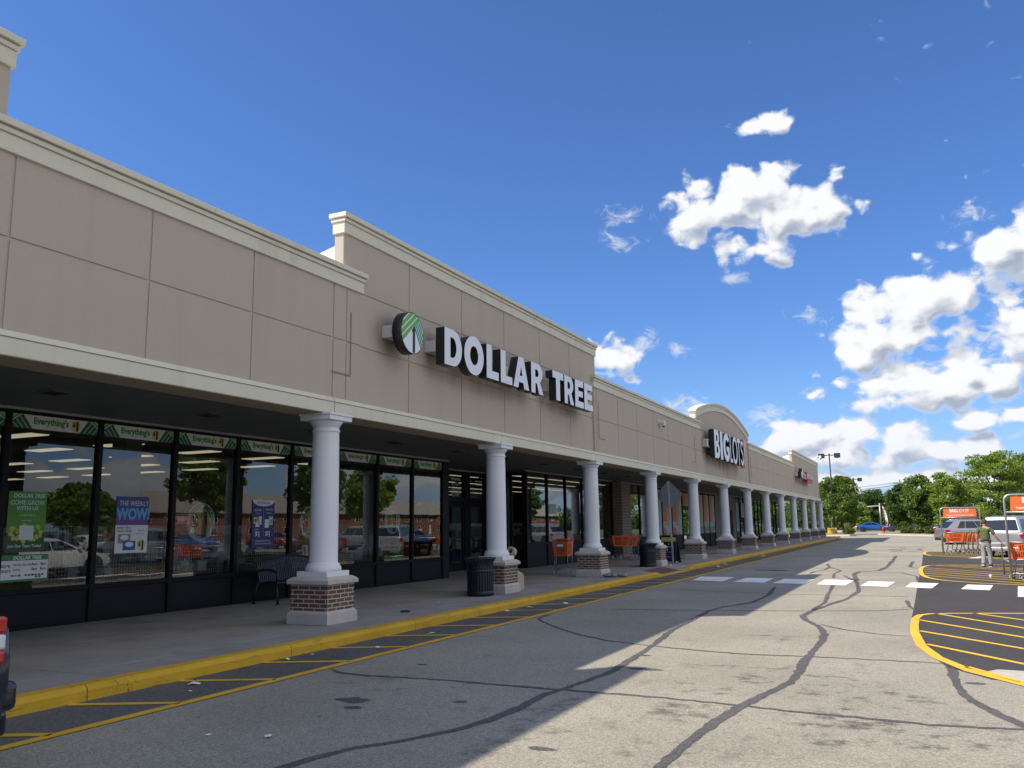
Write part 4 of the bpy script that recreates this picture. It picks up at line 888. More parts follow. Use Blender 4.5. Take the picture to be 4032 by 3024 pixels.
# welcome lettering and a paper notice on the lobby glass
g = MB()
for k, s in enumerate(['Welcome', 'to Your', 'Community', 'Big Lots!']): text_on_x(g, s, 25.84, 3.18-.175*k, XV+.01, .165, bold=.002, xs=1.0 if k != 2 else .92)
o = g.build('window_lettering', M('vinyl_grey_white', (.55,.55,.57), .5), fix=False); tag(o, 'four lines of pale welcome lettering above the recessed door', 'lettering')
g = MB(); rect(g, 0, 30.25, 31.0, 2.05, 2.42, XP); g.cur = 1; text_on_x(g, 'Now Hiring', 30.62, 2.25, XP+.002, .11, xs=.9); text_on_x(g, 'Apply Inside', 30.62, 2.13, XP+.002, .07)
o = g.build('paper_notice', [M('pale_green_paper', (.42,.56,.50), .6), PALE], fix=False); tag(o, 'pale green paper notice taped inside the glass above the lone cart', 'notice')
# bright seasonal graphics on the next shop
OR = M('graphic_orange', (.52,.135,.06), .5); YO = M('graphic_ochre', (.55,.30,.06), .5); AQ = M('graphic_aqua', (.33,.50,.55), .5); TL = M('graphic_teal', (.08,.28,.28), .5)
desc = ['left of the warning sign post', 'behind the warning sign post', 'right of the warning sign post', 'beside the second entrance on its near side', 'first past the second entrance', 'middle one past the second entrance', 'last one before the brown wall']
bays = [(43.95,45.90),(45.99,47.90),(47.99,50.20)]
def graphic(a, b, flip, lab, z0=1.0, z1=3.40):
    g = MB(); w_ = b-a; rect(g, 0, a+.02, b-.02, z0, z1, XP)
    def P(pts, mi, dx): g.cur = mi; g.add([(XP+dx, a+.02+(w_-.04)*p, z0+(z1-z0)*q) for p, q in pts], [tuple(range(len(pts)))])
    P([(0,.30),(.46,.30),(.46,1),(0,1)], 1, .001); P([(.46,.22),(.74,.22),(.74,.80),(.62,1),(.46,1)], 2, .001); P([(.2,.22),(.46,.22),(.46,.30),(.2,.26)], 2, .0015)
    P([(0,0),(.45,0),(.45,.07),(.32,.16),(0,.19)], 1, .002); P([(.45,0),(1,0),(.6,.07)], 2, .002)
    if flip: P([(.30,.10),(.55,.20),(.85,.16),(1,.26),(1,.05),(.5,.02)], 3, .003)
    o = g.build('window_graphic', [AQ, OR, YO, TL], fix=False); tag(o, lab, 'window graphic', 'coloured graphics filling the shop windows')
graphic(43.96, 45.89, False, 'orange, ochre and aqua stepped window graphic left of the warning sign post')
graphic(46.01, 47.89, False, 'orange, ochre and aqua stepped window graphic crossed by the warning sign post')
graphic(48.01, 50.19, False, 'orange, ochre and aqua stepped window graphic beside the second entrance')
graphic(54.06, 55.60, True, 'orange stepped window graphic with teal wave, next to the second entrance')
graphic(55.72, 57.28, True, 'orange stepped window graphic with teal wave, between two like it')
graphic(57.40, 58.99, True, 'orange stepped window graphic with teal wave, last before the brown wall')
g = MB(); rect(g, 0, 50.45, 53.8, 2.64, 3.38, XP); rect(g, 1, 51.3, 52.0, 2.64, 3.38, XP+.001); o = g.build('window_graphic', [OR, YO], fix=False); tag(o, 'wide orange window graphic above the second entrance doors', 'window graphic', 'coloured graphics filling the shop windows')
g = MB(); rect(g, 0, 68.2, 69.4, 2.0, 3.1, -12.66); g.cur = 1
for k, s in enumerate(['SPACE', 'FOR LEASE', 'INQUIRE', 'WITHIN']): text_on_x(g, s, 68.8, 2.85-.22*k, -12.655, .17)
o = g.build('paper_notice', [M('pale_paper', (.50,.50,.44), .6), GREYP], fix=False); tag(o, 'pale hanging paper notice between far columns on a dark shopfront', 'notice')
g = MB()
for k in range(9): g.box(-12.80,-12.78,66.5+.42*k,66.72+.42*k,.7,3.3)
o = g.build('vertical_blind', M('blind_grey', (.33,.33,.32), .7)); tag(o, 'grey vertical blind strips behind the dark far shopfront', 'blind')
# wire display grids with hanging packs, inside the first shop
WIRE = M('wire_white', (.62,.62,.62), .5)
def wiregrid(a, b, z0, z1, lab):
    g = MB(); x = -12.98
    n = int((b-a)/.058); mz = int((z1-z0)/.058)
    for k in range(n+1): y = a+(b-a)*k/n; g.box(x-.0025,x+.0025,y-.0025,y+.0025,z0,z1)
    for k in range(mz+1): zz = z0+(z1-z0)*k/mz; g.box(x+.003,x+.007,a,b,zz-.0025,zz+.0025)
    o = g.build('wire_grid', WIRE); tag(o, lab, 'wire grid', 'white wire grids inside the shop window')
wiregrid(9.36, 10.34, .80, 1.72, 'white wire grid right of the green job poster'); wiregrid(10.46, 12.0, .80, 1.72, 'white wire grid below the weekly deal poster'); wiregrid(12.14, 13.7, .80, 1.70, 'white wire grid below the first round price sticker'); wiregrid(13.82, 15.38, .80, 1.72, 'white wire grid behind the purple card poster and bench'); wiregrid(15.52, 17.08, .80, 1.72, 'white wire grid left of the nearest big column'); wiregrid(17.2, 18.8, .80, 1.73, 'white wire grid right of the nearest big column'); wiregrid(18.92, 19.9, .80, 1.73, 'white wire grid beside the green wrapped pillar')
PKM = [M('pack_pale', (.45,.46,.52), .5, var=.3, vs=9), M('pack_blue', (.10,.16,.32), .5, var=.3, vs=9), M('pack_white', (.62,.62,.62), .5, var=.2, vs=9), M('pack_maroon', (.22,.05,.06), .5, var=.3, vs=9), M('pack_teal', (.10,.22,.24), .5, var=.3, vs=9)]
rk = random.Random(11)
for (y0, y1, n, hs) in [(9.45,10.3,9,(.17,.26)),(10.5,12.0,8,(.16,.3)),(12.2,13.7,7,(.16,.24)),(13.9,15.3,8,(.14,.22)),(15.6,16.1,3,(.16,.25)),(17.6,18.8,7,(.16,.26)),(18.95,19.5,4,(.2,.4))]:
    for k in range(n):
        g = MB(); wdt = rk.uniform(.12,.24); h_ = rk.uniform(*hs); y = y0+(y1-y0)*(k+.5)/n+rk.uniform(-.03,.03); zz = rk.choice([.86,1.12,1.38])+rk.uniform(-.03,.03)
        g.box(-13.08,-13.0,y-wdt/2,y+wdt/2,zz,zz+h_); g.box(-13.01,-12.99,y-.02,y+.02,zz+h_,zz+h_+.05)
        mi = rk.choice([0,0,1,2,2,3,4,0]); o = g.build('hanging_pack', PKM[mi]); tag(o, 'small retail pack hanging on the white wire grid inside the window', 'pack', 'packs hanging on the wire grids')
g = MB(); g.box(-13.3,-12.9,8.76,9.30,.55,.84); o = g.build('display_crate', M('raw_wood', (.16,.125,.07), .8, var=.3, vs=6)); tag(o, 'brown wooden crate under the opening hours board', 'crate')
g = MB(); g.box(-13.6,-12.95,19.95,20.5,.15,.98); o = g.build('display_bin', M('bin_green', (.05,.30,.05), .6)); tag(o, 'bright green display bin inside the window past the wire grids', 'bin')
# shelving deep in the shops
def gondola(x, y, L, lab, mi):
    r = thing('shelf_unit', lab, 'shelf', (x, y, .15), 'shelf units deep inside the shops'); g = MB(); g.box(-.5,.5,-L/2,L/2,0,.18); g.box(-.03,.03,-L/2,L/2,.18,1.6); g.build('frame', WIRE, r, local=True)
    for k in range(3):
        g = MB(); q = -L/2+.05
        rr = random.Random(int(x*10+y+k))
        while q < L/2-.3:
            wq = rr.uniform(.15,.5); g.cur = rr.randrange(5); g.box(-.42,.42,q,q+wq,.2+.45*k,.2+.45*k+rr.uniform(.2,.4)); q += wq+.02
        g.build('goods', PKM, r, local=True)
gondola(-16.5, 31, 4.5, 'low goods shelf just behind the glass past the recessed doors', 0); gondola(-19, 10, 7, 'long goods shelf deep behind the first shop windows', 1); gondola(-19, 18, 6, 'long goods shelf deep behind the nearest big column', 2); gondola(-20, 45, 6, 'long goods shelf deep in the second shop', 1)
g = MB(); g.cyl((-15.2,29.3,2.55),(-15.16,29.3,2.55),.28,n=28); o = g.build('hanging_disc', M('deep_red', (.30,.02,.03), .5)); tag(o, 'red disc sign hanging inside beside the recessed doors', 'sign')
# ------------------------------------------------------------------ pavement furniture
BLK = M('powder_black', (.012,.013,.018), .4, var=.3, vs=8)
# bench against the shop front
b = thing('bench', 'black steel slat bench with arched back under the purple poster', 'bench', (-12.05, 14.95, .15))
L = 2.1
def railz(t): return .80+.115*math.sin(PI*min(1,max(0,t)))**1.2
n = 34
g = MB()
for k in range(n):
    t = (k+.5)/n; y = -L/2+.07+(L-.14)*t; zt = railz(t)
    g.add([(-.20,y-.017,.40),(-.20,y+.017,.40),(-.30,y+.017,zt),(-.30,y-.017,zt),(-.19,y-.017,.40),(-.19,y+.017,.40),(-.29,y+.017,zt),(-.29,y-.017,zt)], [(3,2,1,0),(4,5,6,7),(0,1,5,4),(1,2,6,5),(2,3,7,6),(3,0,4,7)])
g.tube([(-.295,-L/2+.02+(L-.04)*k/24,railz(k/24)+.01) for k in range(25)], .024, 8); g.tube([(-.195,-L/2+.02,.41),(-.195,L/2-.02,.41)], .02)
g.build('backrest', BLK, b, local=True)
g = MB()
for k in range(n):
    t = (k+.5)/n; y = -L/2+.07+(L-.14)*t
    g.box(-.20,.28,y-.017,y+.017,.42,.432)
g.tube([(.29,-L/2+.02,.415),(.29,L/2-.02,.415)], .025); g.build('seat', BLK, b, local=True)
for s in (-1, 1):
    y = s*(L/2-.03)
    g = MB(); g.tube([(.27,y,.415),(.30,y,.2),(.33,y,.012)], [.024,.022,.024]); g.cyl((.33,y,0),(.33,y,.012),.05); g.build('leg', BLK, b, local=True)
    g = MB(); g.tube([(-.20,y,.42),(-.26,y,.2),(-.29,y,.012)], [.024,.022,.024]); g.cyl((-.29,y,0),(-.29,y,.012),.05); g.build('leg', BLK, b, local=True)
    g = MB(); g.tube([(-.25,y,.63),(-.1,y,.67),(.15,y,.67),(.29,y,.62),(.29,y,.43)], .021); g.build('armrest', BLK, b, local=True)
# litter bins
def litterbin(lab, x, y):
    r = thing('litter_bin', lab, 'litter bin', (0,0,0), 'slatted litter bins beside the columns')
    g = MB(); n = 30
    for k in range(n):
        t = 2*PI*k/n; c, s = math.cos(t), math.sin(t)
        def P(rr, z, w): return (c*rr-s*w, s*rr+c*w, z)
        prof = [(.285,.06),(.285,.66),(.295,.72),(.335,.775),(.34,.785)]
        for (ra,za),(rb,zb) in zip(prof[:-1], prof[1:]): g.add([P(ra,za,-.02),P(ra,za,.02),P(rb,zb,.02),P(rb,zb,-.02),P(ra-.012,za,-.02),P(ra-.012,za,.02),P(rb-.012,zb,.02),P(rb-.012,zb,-.02)], [(0,1,2,3),(7,6,5,4),(0,4,5,1),(1,5,6,2),(2,6,7,3),(3,7,4,0)])
    g.build('slat_cage', BLK, r, local=True)
    g = MB(); g.lathe([(.29,.02),(.298,.03),(.298,.10),(.29,.11),(.27,.11),(.27,.02)], n=30); g.build('base_band', BLK, r, local=True); g = MB(); g.lathe([(.288,.50),(.294,.505),(.294,.555),(.288,.56)], n=30); g.build('band', BLK, r, local=True)
    g = MB(); g.tube([(.335*math.cos(2*PI*k/28), .335*math.sin(2*PI*k/28), .79) for k in range(29)], .018, 8, False); g.build('rim', BLK, r, local=True)
    g = MB(); g.lathe([(.0,.03),(.262,.03),(.262,.74),(.25,.75),(.24,.74),(.24,.06),(0,.06)], n=28); g.build('liner', M('liner_black', (.010,.010,.011), .6), r, local=True)
    return place(r, (x, y, .15))
litterbin('black slatted litter bin beside the second nearest column', -8.79, 17.0)
litterbin('black slatted litter bin beside the warning sign post', -8.87, 29.95)
# smokers' receptacle
r = thing('ash_receptacle', 'tan plastic cigarette receptacle behind the second nearest column', 'ash bin', (-8.80, 18.62, .15)); TAN = M('tan_plastic', (.40,.34,.23), .6, var=.2, vs=14)
g = MB(); g.frustum(0,0,0,.36,.225,.225,.215,.215); g.frustum(0,0,.36,.46,.215,.215,.10,.10); g.build('base', TAN, r, local=True, bevel=.02)
g = MB(); g.lathe([(.10,.44),(.065,.55),(.045,.70),(.045,.78)], n=18); g.build('neck', TAN, r, local=True)
g = MB(); g.lathe([(.052,-.075),(.105,-.075),(.115,-.06),(.115,.06),(.105,.075),(.052,.075),(.045,.06),(.045,-.06),(.052,-.075)], n=26); g.tf(Matrix.Translation((0,0,.88)) @ Matrix.Rotation(R(78), 4, 'X') @ Matrix.Identity(4)); g.build('ring_head', TAN, r, local=True)
# A frame board
r = thing('sidewalk_board', 'navy A frame sidewalk board with a yellow header strip', 'board sign', (0,0,0)); NV = M('board_navy', (.012,.016,.05), .5); BY = M('board_yellow', (.50,.48,.07), .5)
hw = .33
for s in (-1, 1):
    g = MB(); y0, y1 = s*.30, s*.03
    g.add([(-hw,y0,.05),(hw,y0,.05),(hw,y1,1.02),(-hw,y1,1.02),(-hw,y0-s*.03,.05),(hw,y0-s*.03,.05),(hw,y1-s*.03,1.02),(-hw,y1-s*.03,1.02)], [(3,2,1,0),(4,5,6,7),(0,1,5,4),(1,2,6,5),(2,3,7,6),(3,0,4,7)])
    for xx in (-hw+.05, hw-.05): g.box(xx-.05,xx+.05,y0-.02,y0+.02,0,.05)
    pn = g.build('board_panel', M('board_black', (.012,.012,.014), .5), r, local=True)
    if s < 0:
        def Q(gm, x0, x1, t0, t1, d): gm.add([(x, y0+(y1-y0)*t-d, .05+.97*t) for x, t in ((x0,t0),(x1,t0),(x1,t1),(x0,t1))], [(0,1,2,3)])
        g = MB(); Q(g,-hw+.03,hw-.03,.04,.74,.006); g.build('board_print', NV, pn, local=True, fix=False)
        g = MB(); Q(g,-hw+.03,hw-.03,.77,.93,.006); g.build('header_strip', BY, pn, local=True, fix=False)
        g = MB(); 
        for (a,b_,c,d_) in [(-.1,.24,.56,.575),(-.1,.22,.36,.372),(-.12,.10,.17,.18),(-.16,-.1,.44,.50),(-.05,.0,.43,.49),(.0,.03,.64,.70)]: Q(g,a,b_,c,d_,.009)
        Q(g,-.26,.26,.835,.845,.009)
        g.build('print_lines', PALE, pn, local=True, fix=False)
for xx in (-.18, .18):
    g = MB(); g.tube([(xx-.07,0,1.02),(xx-.06,0,1.10),(xx+.06,0,1.10),(xx+.07,0,1.02)], .014); g.build('handle', M('board_black', (.012,.012,.014), .5), r, local=True)
place(r, (-8.93, 33.1, .15), R(-6))
# warning sign seen from behind
r = thing('warning_sign', 'grey diamond warning sign seen from behind on a steel post', 'road sign', (-8.32, 31.25, .15)); ALU = M('sign_aluminium', (.23,.24,.25), .5, .5, var=.12, vs=5)
g = MB(); g.box(-.022,.022,-.020,-.012,0,3.0); g.box(-.022,-.016,-.012,.012,0,3.0); g.box(.016,.022,-.012,.012,0,3.0); g.box(-.034,-.0222,-.0,.012,0,3.0); g.box(.0222,.034,.0,.012,0,3.0); g.build('post', METAL, r, local=True)
g = MB(); a = .53
pts = [(-a,0),(-a+.03,-.03),(-.03,-a+.03),(0,-a),(.03,-a+.03),(a-.03,-.03),(a,0),(a-.03,.03),(.03,a-.03),(0,a),(-.03,a-.03),(-a+.03,.03)]
g.prism([(p[0],2.51+p[1]) for p in pts], 'xz', .0135, .017); g.build('sign_plate', ALU, r, local=True)
g = MB(); g.prism([(p[0]*.97,2.51+p[1]*.97) for p in pts], 'xz', .0172, .0185); g.build('sign_face', M('sign_yellow', (.7,.45,.02), .4), r, local=True)
g = MB()
for zz in (2.2, 2.8): g.cyl((0,-.03,zz),(0,-.02,zz),.012,n=8)
g.build('bolt', METAL, r, local=True); r.rotation_euler = (R(.5), R(-1.0), R(-4))
# cameras
r = thing('security_camera', 'small white security camera on the wall between the two big signs', 'camera', (XL, 31.5, 5.38)); CW = M('camera_white', (.72,.72,.72), .4)
g = MB(); g.box(0,.03,-.12,.08,-.08,.09); g.box(.03,.14,-.03,.03,-.02,.03); g.build('bracket', CW, r, local=True)
g = MB(); g.cyl((.16,-.14,.02),(.16,.16,-.04),.075,n=16); g.ell((.16,.06,-.10),(.075,.075,.075)); g.build('housing', CW, r, local=True)
g = MB(); g.ell((.16,.06,-.135),(.06,.06,.06)); g.build('lens_dome', INK, r, local=True)
r = thing('security_camera', 'white dome camera on a curved arm at the far roof edge', 'camera', (-8.75, 84.0, 7.07))
g = MB(); g.tube([(0,0,0),(.10,0,.20),(.24,0,.38),(.36,0,.45),(.58,0,.46)], .045, 8); g.build('arm', CW, r, local=True)
g = MB(); g.cyl((.58,0,.30),(.58,0,.50),.10,n=14); g.ell((.58,0,.30),(.11,.11,.12)); g.build('housing', CW, r, local=True)
g = MB(); g.ell((.58,0,.24),(.08,.08,.09)); g.build('lens_dome', INK, r, local=True)
# ------------------------------------------------------------------ shopping carts (handle at -y, nose at +y)
CO = M('cart_orange', (.72,.125,.018), .42, var=.1, vs=6); CG = M('cart_grey_steel', (.30,.31,.32), .38, .75); RUB = M('rubber_black', (.018,.018,.018), .8); CGR = M('cart_wheel_grey', (.45,.45,.43), .5)
def make_cart():
    r = thing('shopping_cart', 'cart', 'shopping cart', (0,0,0))
    g = MB(); # basket: flared box with ribbed, pierced walls
    yb0, yf0, yb1, yf1 = -.30, .40, -.42, .47; zb, zt = .55, .98; wb, wt, wfb, wft = .235, .275, .19, .23
    def side(s, t, u): # t along length, u height
        y = (yb0+(yf0-yb0)*t)*(1-u)+(yb1+(yf1-yb1)*t)*u; x = s*((wb+(wfb-wb)*t)*(1-u)+(wt+(wft-wt)*t)*u); return Vector((x, y, zb+(zt-zb)*u))
    def slab(a, b, c, d, off):
        nn = (b-a).cross(d-a).normalized()*off; g.add([a,b,c,d,a+nn,b+nn,c+nn,d+nn], [(3,2,1,0),(4,5,6,7),(0,1,5,4),(1,2,6,5),(2,3,7,6),(3,0,4,7)])
    for s in (-1, 1):
        for (t0,t1,u0,u1) in [(0,1,0,.12),(0,1,.86,1),(0,.16,.12,.86),(.9,1,.12,.86),(.16,.9,.44,.52)]: slab(side(s,t0,u0),side(s,t1,u0),side(s,t1,u1),side(s,t0,u1),.012)
        for k in range(11):
            t = .18+.72*k/10.5; slab(side(s,t,.12),side(s,t+.026,.12),side(s,t+.026,.86),side(s,t,.86),.008)
    def fr(v, u): return side(-1,1,u)*(1-v)+side(1,1,u)*v
    for (v0,v1,u0,u1) in [(0,1,0,.14),(0,1,.80,1),(0,.16,.14,.80),(.84,1,.14,.80)]: slab(fr(v0,u0),fr(v1,u0),fr(v1,u1),fr(v0,u1),.014)
    for k in range(10): v = .17+.067*k; slab(fr(v,.14),fr(v+.03,.14),fr(v+.03,.8),fr(v,.8),.006)
    for k in range(5): u = .2+.12*k; slab(fr(.16,u),fr(.84,u),fr(.84,u+.03),fr(.16,u+.03),.007)
    slab(fr(.32,.62),fr(.68,.62),fr(.68,.86),fr(.32,.86),.024)
    for k in range(9): y = yb0+.03+(yf0-yb0-.06)*k/8; g.box(-.2,.2,y-.012,y+.012,zb,zb+.012)
    for k in range(5): x = -.18+.09*k; g.box(x-.012,x+.012,yb0,yf0,zb-.011,zb-.001)
    g.build('basket', CO, r, local=True)
    g = MB(); g.box(-.09,.09,.497,.500,.83,.905); g.build('badge', PWHITE, r, local=True)
    g = MB()
    for s in (-1, 1):
        g.tube([(s*.27,-.55,1.02),(s*.27,-.47,.99),(s*.25,-.36,.56),(s*.245,-.34,.30),(s*.25,-.40,.14)], .013)
        g.tube([(s*.25,-.40,.145),(s*.23,.1,.17),(s*.20,.46,.145)], .013)
        g.tube([(s*.24,-.30,.54),(s*.20,.30,.54),(s*.19,.34,.40),(s*.205,.40,.15)], .012)
        g.tube([(s*.278,-.46,1.0),(s*.25,.47,1.0)], .009)
    for y, x in ((-.40,.25),(.46,.20),(.05,.235)): g.tube([(-x,y,.15),(x,y,.15)], .010)
    for k in range(5): x = -.14+.07*k; g.tube([(x*1.2,-.40,.152),(x,.46,.152)], .005, 5)
    g.tube([(-.27,-.47,.80),(.27,-.47,.80)], .008)
    g.build('frame', CG, r, local=True)
    g = MB(); # child seat wire flap
    for k in range(9): x = -.22+.055*k; g.tube([(x,-.43,1.0),(x*.95,-.28,.80)], .004, 4); g.tube([(x,-.44,.99),(x,-.40,.62)], .004, 4)
    for z_, y_ in ((.99,-.435),(.92,-.375),(.85,-.32)): g.tube([(-.23,y_,z_),(.23,y_,z_)], .004, 4)
    g.build('child_seat', CG, r, local=True)
    g = MB(); g.tube([(-.275,-.565,1.03),(.275,-.565,1.03)], .019, 10); g.build('handle', CO, r, local=True)
    for (x, y) in ((-.25,-.42),(.25,-.42),(-.20,.44),(.20,.44)):
        g = MB(); g.cyl((x-.014,y,.062),(x+.014,y,.062),.062,n=16); g.build('wheel', CGR, r, local=True)
        w_ = [c for c in r.children if c.name.startswith('wheel')][-1]
        g = MB(); g.cyl((x-.016,y,.062),(x+.016,y,.062),.042,n=12); g.build('hub', RUB, w_, local=True)
        g = MB(); g.add([(x-.02,y-.03,.062),(x-.02,y+.03,.062),(x-.02,y+.02,.145),(x-.02,y-.02,.145),(x+.02,y-.03,.062),(x+.02,y+.03,.062),(x+.02,y+.02,.145),(x+.02,y-.02,.145)], [(0,1,2,3),(4,5,6,7),(2,3,7,6)]); g.build('caster_fork', CG, r, local=True)
    return r
cart0 = make_cart(); CGRP = 'orange shopping carts'
cart0.location = (-10.15, 25.15, .15); cart0.rotation_euler = (0,0,R(180+14)); tag(cart0, 'orange shopping cart alone on the pavement before the third column', None, CGRP)
for k, lab in enumerate(['front orange cart of the two nested beside the brick pilaster', 'rear orange cart of the two nested beside the brick pilaster']): dup(cart0, (-12.0+.28*k, 36.5+.22*k, .15), R(128), lab, CGRP)
fl = ['cart at the open end of the far orange nest', 'second cart from the open end of the far orange nest', 'third cart from the open end of the far orange nest', 'fourth cart of the far orange nest', 'fifth cart of the far orange nest', 'sixth cart of the far orange nest', 'last cart of the far orange nest, beside the silver car']
for k, lab in enumerate(fl): dup(cart0, (1.32+.20*k+(.10 if k > 3 else 0), 48.34+.02*k, 0), R(90+2), lab, CGRP)
for k, lab in enumerate(['orange cart at the front of the near return stall', 'orange cart nested second in the near return stall', 'orange cart nested third in the near return stall']): dup(cart0, (2.50+.24*k, 27.66+.02*k, 0), R(92), lab, CGRP)
# ------------------------------------------------------------------ cart return stalls
OSN = M('sign_orange', (.80,.155,.03), .45)
def corral(lab, x, y, wdt, h, notice):
    r = thing('cart_return', lab, 'cart return', (x, y, 0)); L = 4.6
    g = MB(); rr = .16
    arc = lambda s: [(s*(wdt/2-rr+rr*math.cos(t)) if s > 0 else -(wdt/2-rr+rr*math.cos(t)), 0, h-rr+rr*math.sin(t)) for t in [R(0+22.5*k) for k in range(5)]]
    P = [(-wdt/2,0,0)]+arc(-1)+arc(1)[::-1]+[(wdt/2,0,0)]
    g.tube(P, .030, 10); g.tube([(-wdt/2,0,h-.47),(wdt/2,0,h-.47)], .026, 8); g.build('sign_frame', METAL, r, local=True)
    g = MB(); g.prism([(-wdt/2+.13,h-.43),(wdt/2-.13,h-.43),(wdt/2-.16,h-.05),(-wdt/2+.16,h-.05)], 'xz', -.012, .012); s = g.build('sign_panel', OSN, r, local=True)
    for sg in (-1, 1):
        g = MB(); Y = -.0135
        vs = []
        text_on_y(g, 'Thanks For Returning Your Cart!', 0, h-.385, Y, .088, bold=.0025, xs=1.0 if wdt < 1.8 else 1.05)
        x_ = -.43
        for ch, wch in (('B',.115),('I',.045),('G',.13),('l',.075),('o',.135),('t',.095),('s',.085),('!',.055)):
            o, hh, wd_ = glyph(ch); f_ = wch/wd_
            vv, ff, nz, cz = flat_shape([(a*f_, b*.155) for a, b in o], [[(a*f_, b*.155) for a, b in q] for q in hh], .001)
            vs = [(x_+a, Y+0*c, h-.225+b_) for a, b_, c in vv]; g.add(vs, [f for f, n_, c_ in zip(ff, nz, cz) if abs(n_) > .9 and c_ > 0]); x_ += wch+.014
        if sg > 0: g.tf(Matrix.Rotation(PI, 4, 'Z'))
        g.build('sign_lettering', PWHITE, s, local=True, fix=False)
    if notice:
        g = MB(); g.box(-wdt/2+.55,-wdt/2+.95,-.018,-.013,h-.30,h-.09); g.build('notice_card', M('card_cream', (.80,.78,.70), .5), s, local=True)
        g = MB(); text_on_y(g, 'New', -wdt/2+.64, h-.165, -.0185, .05); text_on_y(g, 'Hours', -wdt/2+.66, h-.24, -.0185, .05); g.build('notice_lettering', INK, s, local=True, fix=False)
    x0 = -wdt/2; hs = .92
    g = MB(); g.tube([(x0,.035,hs-.12),(x0,.16,hs-.02),(x0,.3,hs),(x0,2.35,hs),(x0,2.43,hs-.07),(x0,2.45,0)], .026, 8); g.tube([(x0,.035,.47),(x0,2.44,.47)], .024, 8); g.build('end_rail', METAL, r, local=True)
    for yy in (.0, 2.45):
        g = MB(); xa = wdt/2+.03 if yy == 0 else x0+.03
        g.tube([(xa,yy,hs),(x0+4.5,yy,hs),(x0+4.58,yy,hs-.07),(x0+4.6,yy,0)], .026, 8); g.tube([(xa,yy,.47),(x0+4.59,yy,.47)], .022, 8); g.build('side_rail', METAL, r, local=True)
    return r
c1 = corral('tall cart return stall whose orange sign has a white card', 2.88, 27.35, 1.72, 2.28, True)
c2 = corral('cart return stall with an orange sign in front of the silver cars', 1.60, 48.1, 1.72, 2.20, False)
# ------------------------------------------------------------------ litter on the ground
PAPER = M('paper_white', (.72,.72,.74), .7, var=.1, vs=20); DKP = M('scrap_dark', (.02,.02,.022), .7)
rl = random.Random(21)
def scrap(lab, x, y, s, z=.006, mat=PAPER, name='paper_scrap', n=7):
    g = MB(); a = rl.uniform(0, 6); vs = []; k0 = rl.uniform(.4,.7)
    for i in range(n): t = 2*PI*i/n; vs.append((s*math.cos(t)*rl.uniform(.7,1.1), s*k0*math.sin(t)*rl.uniform(.7,1.1), rl.uniform(.0,.25)*s))
    c = (0, 0, s*.35); g.add(vs+[c], [(i,(i+1)%n,n) for i in range(n)]); g.tf(Matrix.Rotation(a, 4, 'Z')); o = g.build(name, mat, fix=False); o.location = (x, y, z); tag(o, lab, 'litter'); return o
scrap('crumpled white wrapper in the fire lane nearest the dark van', -7.22, 7.26, .085); scrap('small green leaf scrap touching the wrapper near the dark van', -7.29, 7.36, .045, .03, M('leaf_green', (.02,.09,.03), .6), 'wrapper_scrap')
scrap('tiny white scrap just in front of the crumpled wrapper', -6.95, 6.95, .03); scrap('white paper flake on the open asphalt nearest the bottom edge', -5.35, 5.57, .035); scrap('narrow white stick on the shaded asphalt', -4.85, 5.7, .06)
scrap('white paper at the curb foot below the first column', -7.42, 9.02, .07); scrap('small white flake by the curb past the first column', -7.4, 9.5, .03); scrap('white slip lying across the third hatch stripe', -6.95, 10.33, .06); scrap('flat white card in the hatched lane level with the nearest litter bin', -7.0, 11.9, .075)
scrap('torn white paper against the curb past the nearest litter bin', -7.40, 15.4, .10); scrap('white paper square in the lane level with the cigarette receptacle', -7.3, 16.25, .09); scrap('long white slip on the lane level with the third column', -6.95, 17.3, .10)
scrap('white scrap on the curb ramp beside the warning pad', -8.3, 30.85, .12, .15); scrap('flat white paper in the lane past the ramp', -7.12, 33.15, .13); scrap('white paper ball in the lane past the ramp', -7.25, 35.1, .10); scrap('far white strip in the fire lane', -7.1, 43.3, .16)
scrap('dark crumpled scrap on the pavement beside the first column', -8.42, 13.4, .10, .152, DKP, 'dark_scrap'); scrap('small pale scrap on the pavement short of the nearest litter bin', -8.85, 15.3, .045, .152)
g = MB(); rb = random.Random(4)
for k in range(5): g.ell((rb.uniform(-.28,.28), rb.uniform(-.1,.1), .05), (rb.uniform(.1,.2), rb.uniform(.06,.1), rb.uniform(.04,.07)), 9, 6)
for v in g.v: v += Vector((rb.uniform(-.015,.015), rb.uniform(-.015,.015), rb.uniform(-.01,.015))); v.z = max(v.z, 0)
o = g.build('plastic_bag', M('bag_grey', (.20,.22,.25), .35, var=.5, vs=9)); o.location = (-8.1, 23.85, .152); tag(o, 'crumpled grey plastic bag at the foot of the third column', 'litter')
g = MB(); g.cyl((0,0,0),(0,0,.10),.035,.042,n=12); o = g.build('plastic_cup', M('clear_cup', (.55,.56,.55), .25)); o.location = (1.55, 27.9, .009); tag(o, 'small clear cup standing on the yellow hatching beside the near stall', 'litter')
